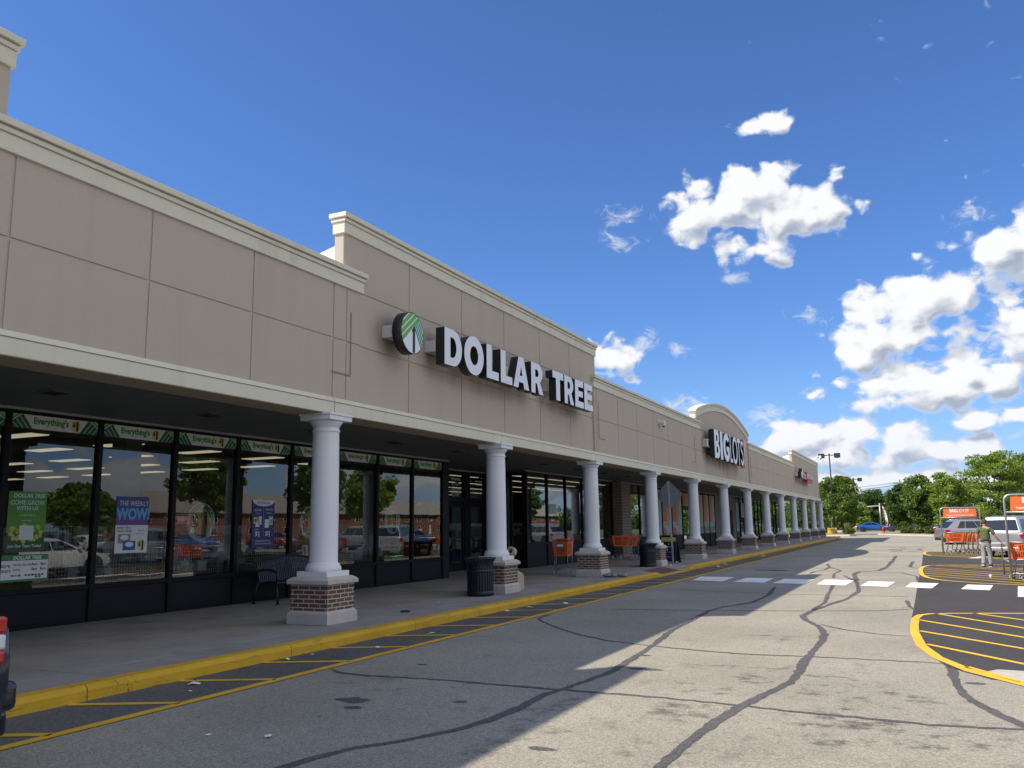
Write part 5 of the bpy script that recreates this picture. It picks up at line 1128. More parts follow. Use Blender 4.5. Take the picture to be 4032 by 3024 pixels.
# ------------------------------------------------------------------ vehicles
def carpaint(name, col, metal=.4, rough=.28):
    mt, t, b, o = base(name); b.inputs['Base Color'].default_value = tuple(col)+(1,); b.inputs['Metallic'].default_value = metal; b.inputs['Roughness'].default_value = rough
    b.inputs['Coat Weight'].default_value = .8; b.inputs['Coat Roughness'].default_value = .04; MATS[name] = mt; return mt
SILV = carpaint('silver_paint', (.33,.34,.36), .6, .34); WSIL = carpaint('pale_silver_paint', (.36,.37,.385), .5, .34); BLUE = carpaint('blue_paint', (.02,.12,.40)); NAVYC = carpaint('dark_navy_paint', (.008,.010,.022), .2, .2); GREYC = carpaint('dark_grey_paint', (.035,.037,.045)); WHC = carpaint('white_paint', (.72,.72,.70), .0, .3); REDC = carpaint('red_paint', (.28,.02,.025)); TEALC = carpaint('dark_teal_paint', (.01,.05,.06))
CGLASS = M('car_glass', (.010,.012,.015), .04, spec=.7); TRIMB = M('car_black_plastic', (.02,.02,.022), .55); LRED = M('tail_red', (.42,.008,.012), .18, coat=.6); LCLR = M('lamp_clear', (.62,.63,.64), .12, coat=.6); RIM = M('alloy_rim', (.42,.43,.44), .3, .85); TYRE = M('tyre_rubber', (.016,.016,.017), .85); PLATE = M('plate_white', (.6,.6,.58), .5); CHROME = M('chrome', (.6,.6,.62), .15, 1.0)
def body_loft(g, st, n=7):
    # st: (y, zbottom, ztop, halfwidth); section with tucked sill, shoulder and crowned top
    rows = []
    for (y, zb, zt, w) in st:
        h = zt-zb
        rows.append([(0,y,zb),(w*.82,y,zb),(w*.95,y,zb+.10*h),(w,y,zb+.38*h),(w*.995,y,zb+.66*h),(w*.955,y,zb+.90*h),(w*.86,y,zt),(w*.5,y,zt+.018),(0,y,zt+.025)])
    vs = []; fs = []; k = len(rows[0])
    for s in (1, -1):
        o = len(vs)
        for r_ in rows: vs += [(p[0]*s, p[1], p[2]) for p in r_]
        for i in range(len(rows)-1):
            for j in range(k-1): fs.append((o+i*k+j, o+i*k+j+1, o+(i+1)*k+j+1, o+(i+1)*k+j))
        fs.append(tuple(o+j for j in range(k))); fs.append(tuple(o+(len(rows)-1)*k+j for j in range(k)))
    g.add(vs, fs, True)
KINDS = {
 'suv': dict(L=4.65, W=.915, st=[(-2.32,.52,.98,.72),(-2.28,.36,1.02,.84),(-2.1,.27,1.03,.895),(-1.5,.24,1.03,.915),(0,.24,1.01,.915),(1.0,.24,.99,.91),(1.55,.26,.97,.90),(2.0,.30,.86,.86),(2.24,.36,.74,.78),(2.32,.50,.66,.62)],
   z0=1.0, z1=1.56, zr=1.66, wb=.82, wt=.60, yb=(-2.22,1.15), yt=(-1.55,.30), wh=.36, wy=(-1.38,1.38), van=0),
 'van': dict(L=4.9, W=.95, st=[(-2.42,.50,1.02,.78),(-2.38,.34,1.06,.88),(-2.2,.26,1.07,.93),(-1.5,.23,1.07,.95),(0,.23,1.05,.95),(1.1,.23,1.03,.945),(1.7,.25,1.0,.93),(2.15,.30,.86,.88),(2.36,.36,.74,.78),(2.42,.5,.66,.62)],
   z0=1.04, z1=1.68, zr=1.76, wb=.84, wt=.66, yb=(-2.32,1.35), yt=(-2.05,.55), wh=.35, wy=(-1.5,1.45), van=1),
 'sedan': dict(L=4.6, W=.90, st=[(-2.3,.50,.86,.72),(-2.25,.34,.95,.82),(-2.0,.25,.98,.88),(-1.4,.21,.96,.90),(0,.21,.92,.90),(.95,.21,.90,.895),(1.5,.23,.86,.88),(2.0,.27,.76,.84),(2.22,.32,.66,.76),(2.3,.46,.58,.60)],
   z0=.91, z1=1.36, zr=1.43, wb=.78, wt=.56, yb=(-1.75,1.15), yt=(-1.0,.25), wh=.33, wy=(-1.4,1.38), van=0),
}
def make_car(name, kind, paint, label, cat, group=None, tail='std'):
    K = KINDS[kind]; r = thing(name, label, cat, (0,0,0), group); W_ = K['W']
    z0, z1, zr, wb, wt = K['z0'], K['z1'], K['zr'], K['wb'], K['wt']; (ybr, ybf), (ytr, ytf) = K['yb'], K['yt']
    g = MB(); body_loft(g, K['st'])
    # cabin shell
    def ring(z, wd, yr, yf, c): return [(wd-c,yr,z),(wd,yr+c*1.4,z),(wd,yf-c*2.2,z),(wd-c*1.5,yf,z),(-wd+c*1.5,yf,z),(-wd,yf-c*2.2,z),(-wd,yr+c*1.4,z),(-wd+c,yr,z)]
    rs_ = [ring(z0-.03, wb+.02, ybr-.03, ybf+.05, .05), ring(z0+.02, wb, ybr, ybf, .06), ring(z1, wt, ytr, ytf, .07), ring(z1+(zr-z1)*.65, wt-.06, ytr+.10, ytf-.12, .10), ring(zr, wt-.20, ytr+.35, ytf-.40, .12)]
    vs = [p for q in rs_ for p in q]; fs = []
    for i in range(4):
        for j in range(8): fs.append((i*8+j, i*8+(j+1)%8, (i+1)*8+(j+1)%8, (i+1)*8+j))
    fs.append(tuple(32+j for j in range(8))); g.add(vs, fs, False)
    bo = g.build('body', paint, r, local=True, bevel=.018, bseg=3)
    for p in bo.data.polygons: p.use_smooth = True
    def sidept(s, y, t, o=.006): return Vector((s*(wb+(wt-wb)*t+o), y, z0+.02+(z1-z0-.02)*t))
    def rear_y(t): return ybr+(ytr-ybr)*t
    def front_y(t): return ybf+(ytf-ybf)*t
    t0, t1 = .08, .90
    for s in (-1, 1):
        rb, rt_ = (rear_y(t0)+.62, rear_y(t1)+.40) if kind == 'suv' else (rear_y(t0)+.20, rear_y(t1)+.22); fb, ft = front_y(t0)-.30, front_y(t1)-.16
        cuts = [0, .22, .60, 1] if kind != 'sedan' else [0, .14, .55, 1]
        for a, b in zip(cuts[:-1], cuts[1:]):
            pa, pb = (a+.012 if a else 0), (b-.012 if b < 1 else 1)
            P = [sidept(s, rb+(fb-rb)*pa, t0), sidept(s, rb+(fb-rb)*pb, t0), sidept(s, rt_+(ft-rt_)*pb, t1), sidept(s, rt_+(ft-rt_)*pa, t1)]
            g = MB(); nn = (P[1]-P[0]).cross(P[3]-P[0]).normalized()*.004; g.add(P+[p-nn*s*0 for p in P], [(0,1,2,3)]); g.build('side_window', CGLASS, r, local=True, fix=False)
        # waist trim, handles, mirror
        g = MB(); zb_ = z0-.13
        for yy in ((-.75, .30) if not K['van'] else (-.5, .45)): g.box(s*(W_*.965)-.012, s*(W_*.965)+.012, yy-.10, yy+.10, zb_, zb_+.028)
        g.build('door_handle', paint if paint is not NAVYC else TRIMB, r, local=True)
        g = MB(); g.box(s*(wb+.02), s*(wb+.20), ybf-.42, ybf-.32, z0+.06, z0+.20) if s > 0 else g.box(-(wb+.20), -(wb+.02), ybf-.42, ybf-.32, z0+.06, z0+.20); g.build('wing_mirror', paint, r, local=True, bevel=.03)
        g = MB(); g.box(s*(W_-.035)-.02, s*(W_-.035)+.02, K['wy'][0]+.42, K['wy'][1]-.42, .24, .36); g.build('sill', TRIMB, r, local=True)
        if kind == 'suv':
            g = MB(); g.tube([(s*(wt-.06),ytr+.15,z1+.045),(s*(wt-.06),ytr+.25,zr-.005),(s*(wt-.07),ytf-.45,zr+.0),(s*(wt-.08),ytf-.2,z1+.05)], .018, 6); g.build('roof_rail', CHROME, r, local=True)
    # door seams
    g = MB()
    for s in (-1, 1):
        for yy in ((-.98,.08,.98) if kind != 'van' else (-1.0,.12,1.1)): g.box(s*(W_-.004)-.003, s*(W_-.004)+.003, yy-.005, yy+.005, .34, z0-.12)
    g.build('door_seam', TRIMB, r, local=True)
    def gl(yb_, yt_, nm, ta=.10, tb=.88, dy=0.01):
        P = [Vector((s*(wb+(wt-wb)*t-.10), yb_+(yt_-yb_)*t+dy, z0+.02+(z1-z0-.02)*t)) for s, t in ((-1,ta),(1,ta),(1,tb),(-1,tb))]
        g = MB(); g.add(P, [(0,1,2,3)]); g.build(nm, CGLASS, r, local=True, fix=False)
    gl(ybf, ytf, 'windscreen', .06, .95, .012); gl(ybr, ytr, 'rear_window', .12, .86, -.014)
    ye = K['st'][1][0]
    for s in (-1, 1):
        g = MB(); zt_ = z0-.04
        if kind == 'van' and tail == 'stack':
            for (za, zb2, mi) in ((.77,.86,0),(.861,.965,1),(.966,1.08,0)):
                g.cur = mi; a = sorted((s*.70, s*.905)); g.box(a[0], a[1]-(0 if s < 0 else .0), ye+.055, ye+.26, za, zb2)
            g.build('tail_lamp', [LRED, LCLR], r, local=True, bevel=.02)
        else:
            zz = (zt_-.20, zt_+.02); pts = [(s*.60, zz[0]+.03),(s*.90, zz[0]),(s*.90, zz[1]),(s*.62, zz[1]-.03)]
            g.prism(pts, 'xz', ye-.035, ye+.20); g.build('tail_lamp', LRED, r, local=True, bevel=.02)
        g = MB(); yf = K['st'][-2][0]; g.prism([(s*.42,.66),(s*.74,.70),(s*.76,.80),(s*.50,.76)], 'xz', yf-.35, yf-.02); g.build('headlamp', LCLR, r, local=True, bevel=.02)
    g = MB(); g.box(-.86,.86, ye-.10, ye+.15, .44, .64); g.build('bumper', paint, r, local=True, bevel=.05, bseg=3)
    g = MB(); g.box(-.78,.78, ye-.085, ye+.12, .27, .438); g.build('bumper_valance', TRIMB if kind != 'van' else paint, r, local=True, bevel=.03)
    g = MB(); g.box(-.26,.26, ye-.022, ye+.02, .74, .86); g.build('number_plate', PLATE, r, local=True)
    g = MB(); yf = K['st'][-1][0]; g.box(-.45,.45, yf-.06, yf+.012, .46, .62); g.build('grille', TRIMB, r, local=True, bevel=.02)
    R_ = K['wh']
    for sx in (-1, 1):
        for y in K['wy']:
            g = MB(); g.cyl((sx*(W_-.30), y, R_+.03), (sx*(W_+.004), y, R_+.03), R_+.065, n=28); g.build('wheel_arch', TRIMB, r, local=True)
            g = MB(); c = (sx*(W_-.10), y, R_); 
            g.lathe([(R_-.11,-.10),(R_-.03,-.11),(R_,-.08),(R_,.08),(R_-.03,.11),(R_-.11,.10)], n=28); g.tf(Matrix.Translation(c) @ Matrix.Rotation(PI/2, 4, 'Y')); tw = g.build('wheel', TYRE, r, local=True)
            g = MB(); xo = sx*(W_+.002)
            g.cyl((xo-sx*.05,y,R_),(xo-sx*.03,y,R_),R_-.11,n=24); g.cyl((xo-sx*.03,y,R_),(xo,y,R_),.055,n=12)
            for k in range(5):
                t = 2*PI*k/5; a = Vector((0,math.cos(t),math.sin(t))); q = Vector((0,-math.sin(t),math.cos(t))); cc = Vector((xo,y,R_))
                g.add([cc+a*.04+q*.035, cc+a*.04-q*.035, cc+a*(R_-.115)-q*.022, cc+a*(R_-.115)+q*.022], [(0,1,2,3)])
            g.build('rim', RIM, tw, local=True)
    return r
v = make_car('parked_suv', 'suv', SILV, 'silver compact sport utility car with roof rails, behind the far orange carts', 'car'); place(v, (3.02, 66.0, 0), R(-66)); v.scale = (1.0, 1.0, 1.0)
van = make_car('parked_suv', 'van', WSIL, 'pale silver family car seen from its rear beside the walking man', 'car'); place(van, (3.75, 45.3, 0), R(-21))
v = make_car('minivan', 'van', NAVYC, 'dark minivan with stacked red and white tail lamp, nearest the camera', 'minivan', tail='stack'); place(v, (-6.55, 1.66, 0), R(180))
sed = make_car('parked_sedan', 'sedan', BLUE, 'blue sedan far off beside the yellow tub', 'car', 'cars parked at the far end'); place(sed, (-6.95, 141.5, 0), R(-88))
v = make_car('parked_sedan', 'sedan', GREYC, 'dark grey sedan behind the red hydrant', 'car', 'cars parked at the far end'); place(v, (-3.0, 139.0, 0), R(82)); v2 = dup(v, (-.6, 143.5, 0), R(80), 'dark grey sedan right of the one behind the red hydrant')
v = make_car('parked_suv', 'suv', TEALC, 'dark blue car partly hidden beyond the pale silver family car', 'car'); place(v, (8.4, 62.5, 0), R(-66))
# cars standing in the lot to the right; the shop windows mirror them
GL = 'cars standing in the lot opposite the shops'
w1 = make_car('parked_sedan', 'sedan', WHC, 'white sedan mirrored in the panes behind the opening hours board', 'car', GL); place(w1, (3.95, 22.0, 0), R(2))
dup(v, (11.5, 27.5, 0), R(-75), 'dark car mirrored beside the weekly deal poster', GL); dup(van, (12.0, 33.0, 0), R(-80), 'pale family car mirrored under the round price sticker', GL)
r1 = make_car('parked_sedan', 'sedan', REDC, 'red sedan mirrored in the last pane before the recessed doors', 'car', GL); place(r1, (11.6, 47.5, 0), R(-78))
dup(van, (11.8, 53.0, 0), R(-80), 'pale family car mirrored next to the red sedan', GL); dup(sed, (11.4, 58.5, 0), R(-80), 'blue sedan mirrored near the green wrapped pillar', GL)
for k in range(5): dup([v, van, w1, sed, r1][k], (23.0+.3*k, 22+9.0*k, 0), R(100), ['dark car', 'pale family car', 'white sedan', 'blue sedan', 'red sedan'][k]+' in the second row across the lot, seen only mirrored', GL)
for k in range(3): dup([w1, v, van][k], (11.5, 72+6.2*k, 0), R(-76), ['white sedan', 'dark car', 'pale family car'][k]+' mirrored in the windows past the recessed doors', GL)
# ------------------------------------------------------------------ trees and planting
def leafmat(name, c1, c2):
    mt = bpy.data.materials.new(name); mt.use_nodes = True; t = NT(mt.node_tree); t.n.clear()
    gi = t.node('ShaderNodeNewGeometry').outputs['Random Per Island']
    col = t.mix(gi, c1, c2)
    d = t.node('ShaderNodeBsdfDiffuse', Color=col, Roughness=.6); tl = t.node('ShaderNodeBsdfTranslucent', Color=t.mix(.5, col, (.16,.26,.03)))
    gl = t.node('ShaderNodeBsdfGlossy', Color=(.5,.55,.5,1), Roughness=.45)
    m1 = t.node('ShaderNodeMixShader', i0=.38, i1=d.outputs[0], i2=tl.outputs[0]); m2 = t.node('ShaderNodeMixShader', i0=.05, i1=m1.outputs[0], i2=gl.outputs[0])
    t.node('ShaderNodeOutputMaterial', Surface=m2.outputs[0]); MATS[name] = mt; return mt
LF1 = leafmat('leaf_mid', (.085,.16,.02), (.19,.29,.05)); LF2 = leafmat('leaf_dark', (.045,.10,.02), (.10,.17,.035)); LF3 = leafmat('leaf_light', (.15,.25,.025), (.31,.41,.07)); LF4 = leafmat('leaf_shrub', (.07,.11,.02), (.15,.19,.035)); LFT = leafmat('plume_tan', (.30,.21,.08), (.48,.36,.17))
BARK = M('bark', (.075,.058,.045), .95, var=.4, vs=6, bump=.8, bs=14)
def crown_mesh(seed, rx, ry, rz, cz, ncl, per, leaf, flat=0.6, cl=(.55,1.0)):
    rg = random.Random(seed); g = MB(); cs = []
    for k in range(ncl):
        while True:
            p = Vector((rg.uniform(-1,1), rg.uniform(-1,1), rg.uniform(-1,1)))
            if p.length < 1: break
        q = p.normalized()*(p.length**.45)
        lump = .74+.26*math.sin(3.1*math.atan2(q.y,q.x)+seed)*math.cos(2.3*q.z+seed*1.7)+.10*rg.uniform(-1,1)
        if q.z < -.2: q.x *= .9; q.y *= .9
        c = Vector((q.x*rx*lump, q.y*ry*lump, cz+q.z*rz*(.9+.1*lump))); cs.append(c); r_ = rg.uniform(*cl)
        for i in range(per):
            while True:
                o = Vector((rg.uniform(-1,1), rg.uniform(-1,1), rg.uniform(-1,1)))
                if o.length < 1: break
            a = c+Vector((o.x*r_, o.y*r_, o.z*r_*flat)); n = Vector((rg.gauss(0,.8), rg.gauss(0,.8), rg.gauss(.5,.6))).normalized(); u = n.orthogonal().normalized(); u.rotate(Matrix.Rotation(rg.uniform(0,6.28), 3, n)); v = n.cross(u)
            s = leaf*rg.uniform(.6,1.35)
            g.add([a-u*s, a+v*s*.55-u*.1*s, a+u*s, a-v*s*.55+u*.1*s], [(0,1,2,3)])
    return g, cs
def make_tree(name, label, seed, x, y, top, bot, rad, lf, ncl=75, per=70, leaf=.15, trunk=.16, lean=0, flat=.6, cl=(.5,.95), group=None):
    r = thing(name, label, 'tree', (x, y, 0), group); rz = (top-bot)/2; cz = (top+bot)/2
    g, cs = crown_mesh(seed, rad, rad, rz, cz, ncl, per, leaf, flat, cl); g.build('crown', lf, r, local=True, fix=False)
    rg = random.Random(seed+99); g = MB(); hh = bot+(top-bot)*.62
    tr = [(0,0,-.05),(.03,0,.5),(lean*.3,.05,hh*.4),(lean*.6,-.05,hh*.7),(lean,0,hh)]
    g.tube(tr, [trunk*1.35,trunk,trunk*.8,trunk*.5,trunk*.15], 9)
    for k, c in enumerate(rg.sample(cs, min(22, len(cs)))):
        t = rg.uniform(.35,.95); zz = max(bot*.75, hh*t*.85); s0 = Vector((lean*t*.8, 0, min(zz, c.z-.1))); mid = s0.lerp(c, .5)+Vector((0,0,.15*rad*rg.uniform(0,1)))
        g.tube([s0, mid, c], [trunk*.34, trunk*.2, trunk*.05], 5)
    g.build('trunk', BARK, r, local=True); return r
TG = 'trees beyond the parking lot'
SPEC = [('maple_tree','dense dark green tree beside the building end and twin headed lamp',1,-8.85,112.3,7.1,.85,2.7,LF1,105,75,.20,.17,.65,(.5,.95)),
 ('maple_tree','mid green tree partly behind the last column of the arcade',2,-13.2,135,7.4,0.9,2.1,LF1,70,70,.22,.15,.6,(.5,.9)),
 ('young_tree','small light green tree behind the tan grass plume',3,-8.7,150,4.3,0.5,1.5,LF3,40,60,.20,.10,.6,(.4,.7)),
 ('maple_tree','dark distant tree behind the white street arm',4,-9.2,190,8.1,0.6,3.2,LF2,75,70,.26,.2,.6,(.7,1.2)),
 ('pine_tree','spiky blue green tree behind the feather flag, with a bare trunk',5,-2.4,120,6.0,0.6,2.3,LF2,95,70,.20,.15,.9,(.35,.75)),
 ('maple_tree','tall pointed mid green tree right of the feather flag',6,-0.1,115,7.0,0.35,2.1,LF1,90,75,.20,.16,.75,(.45,.85)),
 ('elm_tree','loose yellow green tree behind the far cart return sign',7,2.6,112,7.2,0.6,2.4,LF3,92,70,.19,.17,.6,(.45,.9)),
 ('locust_tree','broad feathery bright green tree, tallest on the right',8,6.5,95,8.1,1.2,3.4,LF3,120,80,.16,.19,.32,(.6,1.15)),
 ('locust_tree','feathery green tree behind the tall cart return stall',9,10.3,108,8.5,1.1,2.9,LF1,95,75,.19,.18,.4,(.6,1.1)),
 ('maple_tree','dark green tree filling the gap behind the silver cars',10,5.8,150,7.7,0.3,3.5,LF2,85,70,.24,.2,.6,(.6,1.1)),
 ('maple_tree','dim tree low behind the far cart return sign',11,1.3,160,6.9,0.2,3.2,LF2,75,70,.25,.2,.6,(.6,1.1)),
 ('maple_tree','dim distant tree beneath the sagging wires',12,-6.8,200,7.4,0.1,3.0,LF2,65,65,.27,.2,.6,(.7,1.2)),
 ('maple_tree','dim distant tree between the twin headed lamp and the blue sedan',13,-13,180,7.8,0.2,3.2,LF2,70,65,.26,.2,.6,(.7,1.2)),
 ('maple_tree','low dark tree behind the black skip',14,-19,160,7,0.4,3.6,LF1,70,65,.25,.2,.6,(.7,1.2)),
 ('maple_tree','wide dark tree at the right edge behind the pale silver family car',15,12.6,140,8.2,0.4,4.2,LF2,85,70,.25,.2,.6,(.7,1.2)),
 ('maple_tree','dark tree seen between the far columns of the arcade',17,-19,118,7.2,.5,3.4,LF1,80,70,.2,.18,.6,(.6,1.1)),
 ('maple_tree','broad tree behind the arcade seen past the third last column',18,-27,128,8.0,.4,4.5,LF2,85,70,.24,.2,.6,(.7,1.2)),
 ('maple_tree','dim low tree right of the spiky blue green tree',16,-3.5,165,5.6,0.2,3.2,LF1,65,65,.24,.18,.6,(.6,1.0))]
for (nm, lab, sd, x, y, tp, bt, rad, lf, nc, pr, lfz, tk, fl, cl) in SPEC: make_tree(nm, lab, sd, x, y, tp, bt, rad, lf, int(nc*1.15), int(pr*1.35), lfz*.74, tk, .1*math.sin(sd*3), fl, cl, TG)
MG = 'trees mirrored in the shop windows'
for k, (x, y, tp, bt, rad, lf, lab) in enumerate([(57,84,12.4,3.6,6.0,LF1,'broad tree mirrored above the first round price sticker'),(52,100,11.0,3.5,4.6,LF2,'tree mirrored left of the nearest big column'),(58,121,11.5,3.2,4.8,LF3,'tree mirrored right of the nearest big column'),(60,160,12,2.5,5.5,LF1,'yellow green tree mirrored past the recessed doors'),(66,200,12,2.5,6,LF2,'dark tree mirrored beside the third column'),(50,60,6.0,1.5,3.0,LF1,'low tree mirrored left of the green job poster')]):
    make_tree('lot_tree', lab, 40+k, x, y, tp, bt, rad, lf, 80, 70, .34, .26, 0, .6, (.8,1.7), MG)
def shrub(name, label, x, y, rx, rz, lf, seed, n=26, leaf=.09):
    r = thing(name, label, 'shrub', (x, y, .12)); g, cs = crown_mesh(seed, rx, rx*.8, rz, rz*.8, n, 55, leaf, .8, (.18,.36)); g.build('foliage', lf, r, local=True, fix=False)
    g = MB()
    for c in cs[:6]: g.tube([(0,0,0), c*.5, c], [.02,.015,.006], 5)
    g.build('stem', BARK, r, local=True); return r
for k, (x, y, rx, lab) in enumerate([(-1.7,108.2,.95,'low spreading juniper at the left of the kerbed bed'),(-.5,106,1.0,'low spreading juniper in the middle of the kerbed bed'),(.7,103.2,1.0,'low spreading juniper at the right of the kerbed bed'),(-2.2,110.8,.7,'taller juniper behind the left one of the kerbed bed')]): shrub('juniper_shrub', lab, x, y, rx, .42 if k < 3 else .75, LF4, 60+k)
shrub('green_shrub', 'green shrub at the foot of the tan grass plume', -7.80, 105.4, .62, .42, LF4, 70)
shrub('hedge_shrub', 'rounded hedge behind the yellow tub nearest the lamp', -13.2, 150, 2.0, .8, LF1, 71, 40, .14); shrub('hedge_shrub', 'rounded hedge left of the blue sedan', -10.2, 152, 1.9, .8, LF1, 72, 40, .14); shrub('brown_shrub', 'small dry brown shrub right of the junipers', 1.9, 99.5, .5, .3, LFT, 73, 14)
def plume(label, x, y, h, seed):
    rg = random.Random(seed); r = thing('plume_grass', label, 'ornamental grass', (x, y, .12)); g = MB()
    for k in range(150):
        a = rg.uniform(0, 6.28); s = rg.uniform(.1,.45); hh = h*rg.uniform(.55,1); w_ = .025
        p0 = Vector((.1*math.cos(a), .1*math.sin(a), 0)); p1 = Vector((s*.5*math.cos(a), s*.5*math.sin(a), hh*.6)); p2 = Vector((s*math.cos(a), s*math.sin(a), hh)); q = Vector((-math.sin(a), math.cos(a), 0))*w_
        g.add([p0-q, p0+q, p1+q, p1-q, p2+q*.6, p2-q*.6], [(0,1,2,3),(3,2,4,5)])
    g.build('blade', LFT, r, local=True, fix=False); return r
plume('tall tan ornamental grass plume on the left kerbed bed', -8.0, 106.2, 1.35, 5); plume('tan grass plume seen between the last columns', -15.2, 119, 1.6, 6)
g = MB(); rg_ = random.Random(77)
for k in range(520):
    c = Vector((rg_.uniform(-70,70), 232+rg_.uniform(0,10), rg_.uniform(.5,1)**.7*rg_.uniform(3.5,6.2)))
    for i in range(26):
        o = Vector((rg_.gauss(0,.9), rg_.gauss(0,.5), rg_.gauss(0,.7))); n = Vector((rg_.gauss(0,.8), rg_.gauss(-.5,.6), rg_.gauss(.5,.6))).normalized(); u = n.orthogonal().normalized()*rg_.uniform(.25,.5); v = n.cross(u); p = c+o
        if p.z > .1: g.add([p-u, p+v*.6, p+u, p-v*.6], [(0,1,2,3)])
for k in range(60): x = -70+140*k/59; g.cur = 0; g.box(x-1.3, x+1.3, 238, 240, -.1, 2.6+rg_.uniform(0,1.2))
o = g.build('distant_woodland', LF2, fix=False); o['kind'] = 'stuff'; o['label'] = 'dim distant belt of woodland closing the view behind the trees'
# beds, lawn, kerbs
def bed(name, P, h=.15, kw=.2):
    g = MB(); g.prism(P, 'xy', -.04, h); o = struct(g.build(name+'_kerb', KERB)); c = Vector((sum(p[0] for p in P)/len(P), sum(p[1] for p in P)/len(P)))
    Q = [tuple(Vector(p)+(c-Vector(p)).normalized()*kw*1.6) for p in P]; g = MB(); g.prism(Q, 'xy', h-.02, h+.03); struct(g.build(name+'_mulch', MULCH))
bed('planting_bed', [(-4.95,109.2),(-4.5,107.6),(-2.5,103.5),(.8,96),(5,90.5),(13,84),(20,82),(22,90),(10,104),(3,112),(-1.5,117),(-4.2,114)])
bed('corner_bed', [(-13.5,105.2),(-7.4,101.2),(-6.8,102.2),(-7.4,108),(-8.4,116.5),(-11,119.5),(-13.5,117)])
bed('far_bed', [(-16,146.5),(-9.4,142.8),(-8.2,144),(-9.0,156),(-16,156)])
g = MB(); g.prism([(-2.0,120),(3,115.5),(22,100),(60,100),(60,240),(-60,240),(-60,157),(-8.5,157),(-2.5,150)], 'xy', -.04, .10); struct(g.build('lawn', GRASSM))
g = MB(); g.prism([(-60,100.5),(-15.5,100.5),(-15.5,128),(-18,150),(-60,150)], 'xy', -.04, .09); struct(g.build('lawn', GRASSM))
# ------------------------------------------------------------------ far street furniture
DKM = M('dark_bronze_metal', (.022,.020,.022), .5)
def lamp(label, x, y, h, two=True):
    r = thing('lot_lamp', label, 'street lamp', (x, y, .12)); g = MB(); g.cyl((0,0,0),(0,0,.7),.28,.28,n=16); g.build('concrete_base', KERB, r, local=True)
    g = MB(); g.tube([(0,0,.7),(0,0,h)], [.105,.075], 10); g.ell((0,0,h+.03),(.10,.10,.10)); g.tube([(-.62 if two else 0,0,h-.10),(.62,0,h-.10)], .05, 8); g.build('pole', DKM, r, local=True)
    for s in ((-1,1) if two else (1,)):
        g = MB(); g.add([(s*.55,-.30,h-.38),(s*1.22,-.30,h-.38),(s*1.25,-.26,h+.12),(s*.55,-.26,h+.12),(s*.55,.30,h-.42),(s*1.22,.30,h-.42),(s*1.25,.26,h+.12),(s*.55,.26,h+.12)], [(0,1,2,3),(7,6,5,4),(0,4,5,1),(1,5,6,2),(2,6,7,3),(3,7,4,0)]); hd = g.build('lamp_head', DKM, r, local=True, bevel=.03)
        g = MB(); g.ell((s*.9,0,h-.40),(.24,.22,.08)); g.build('lens', M('lamp_lens', (.45,.45,.42), .2), hd, local=True)
    return r
lamp('dark twin headed lamp pole rising above the tree at the building end', -9.72, 110.6, 9.45); lamp('far lamp pole with one head showing above the dense tree', -9.75, 150.2, 8.2)
YT = M('tub_yellow', (.72,.52,.02), .45)
def tub(label, x, y, rr, h):
    r = thing('yellow_tub', label, 'tub', (x, y, .13)); g = MB(); g.lathe([(rr*.93,0),(rr,.08),(rr,h-.06),(rr*1.04,h-.05),(rr*1.04,h),(rr*.95,h),(rr*.93,h-.12)], n=26); g.build('drum', YT, r, local=True); g = MB(); g.cyl((0,0,h-.14),(0,0,h-.12),rr*.93,n=24); g.build('fill', MULCH, r, local=True)
tub('yellow round tub nearest the twin headed lamp', -10.05, 110.0, .42, .68); tub('far yellow round tub left of the blue sedan', -9.6, 144.4, .36, .56)
r = thing('rubbish_skip', 'black rubbish skip behind the last column', 'skip', (-12.2, 123, 0)); g = MB(); g.add([(-1,-.8,.12),(1,-.8,.12),(1,.8,.12),(-1,.8,.12),(-1.05,-.95,1.15),(1.05,-.95,1.15),(1.05,.9,1.35),(-1.05,.9,1.35)], [(3,2,1,0),(4,5,6,7),(0,1,5,4),(1,2,6,5),(2,3,7,6),(3,0,4,7)]); g.box(-1.08,1.08,-.98,-.94,1.0,1.1); g.build('skip_body', M('skip_black', (.012,.014,.018), .5), r, local=True, bevel=.02)
g = MB(); g.add([(-1.06,-.97,1.16),(1.06,-.97,1.16),(1.06,.92,1.37),(-1.06,.92,1.37),(-1.06,-.97,1.20),(1.06,-.97,1.20),(1.06,.92,1.42),(-1.06,.92,1.42)], [(3,2,1,0),(4,5,6,7),(0,1,5,4),(1,2,6,5),(2,3,7,6),(3,0,4,7)]); g.build('lid', M('skip_lid', (.016,.016,.018), .5), r, local=True); r.scale = (.62,.62,.62)
for sx in (-.8,.8):
    g = MB(); g.cyl((sx-.05,-.6,.08),(sx+.05,-.6,.08),.08,n=12); g.build('wheel', TYRE, r, local=True)
HR = M('hydrant_red', (.45,.015,.015), .45)
r = thing('fire_hydrant', 'red fire hydrant at the tip of the kerbed bed', 'hydrant', (-4.35, 110.2, .15)); g = MB(); g.lathe([(.17,0),(.17,.06),(.11,.08),(.105,.50),(.15,.52),(.15,.56),(.12,.60),(.09,.70),(.04,.76),(.04,.80),(0,.80)], n=18); g.build('barrel', HR, r, local=True)
for a, b in (((-.20,0,.42),(.20,0,.42)), ((0,-.2,.36),(0,0,.36))):
    g = MB(); g.cyl(a, b, .06, n=12); g.build('outlet_cap', HR, r, local=True)
r = thing('feather_flag', 'tall white and red feather flag standing behind the hydrant', 'flag', (-4.25, 113.0, .1)); g = MB(); g.tube([(.12,0,0),(.10,0,1.2),(-.05,0,2.4),(-.20,0,3.15),(-.12,0,3.3)], [.02,.018,.014,.008,.005], 6); g.build('pole', METAL, r, local=True)
g = MB(); P = []
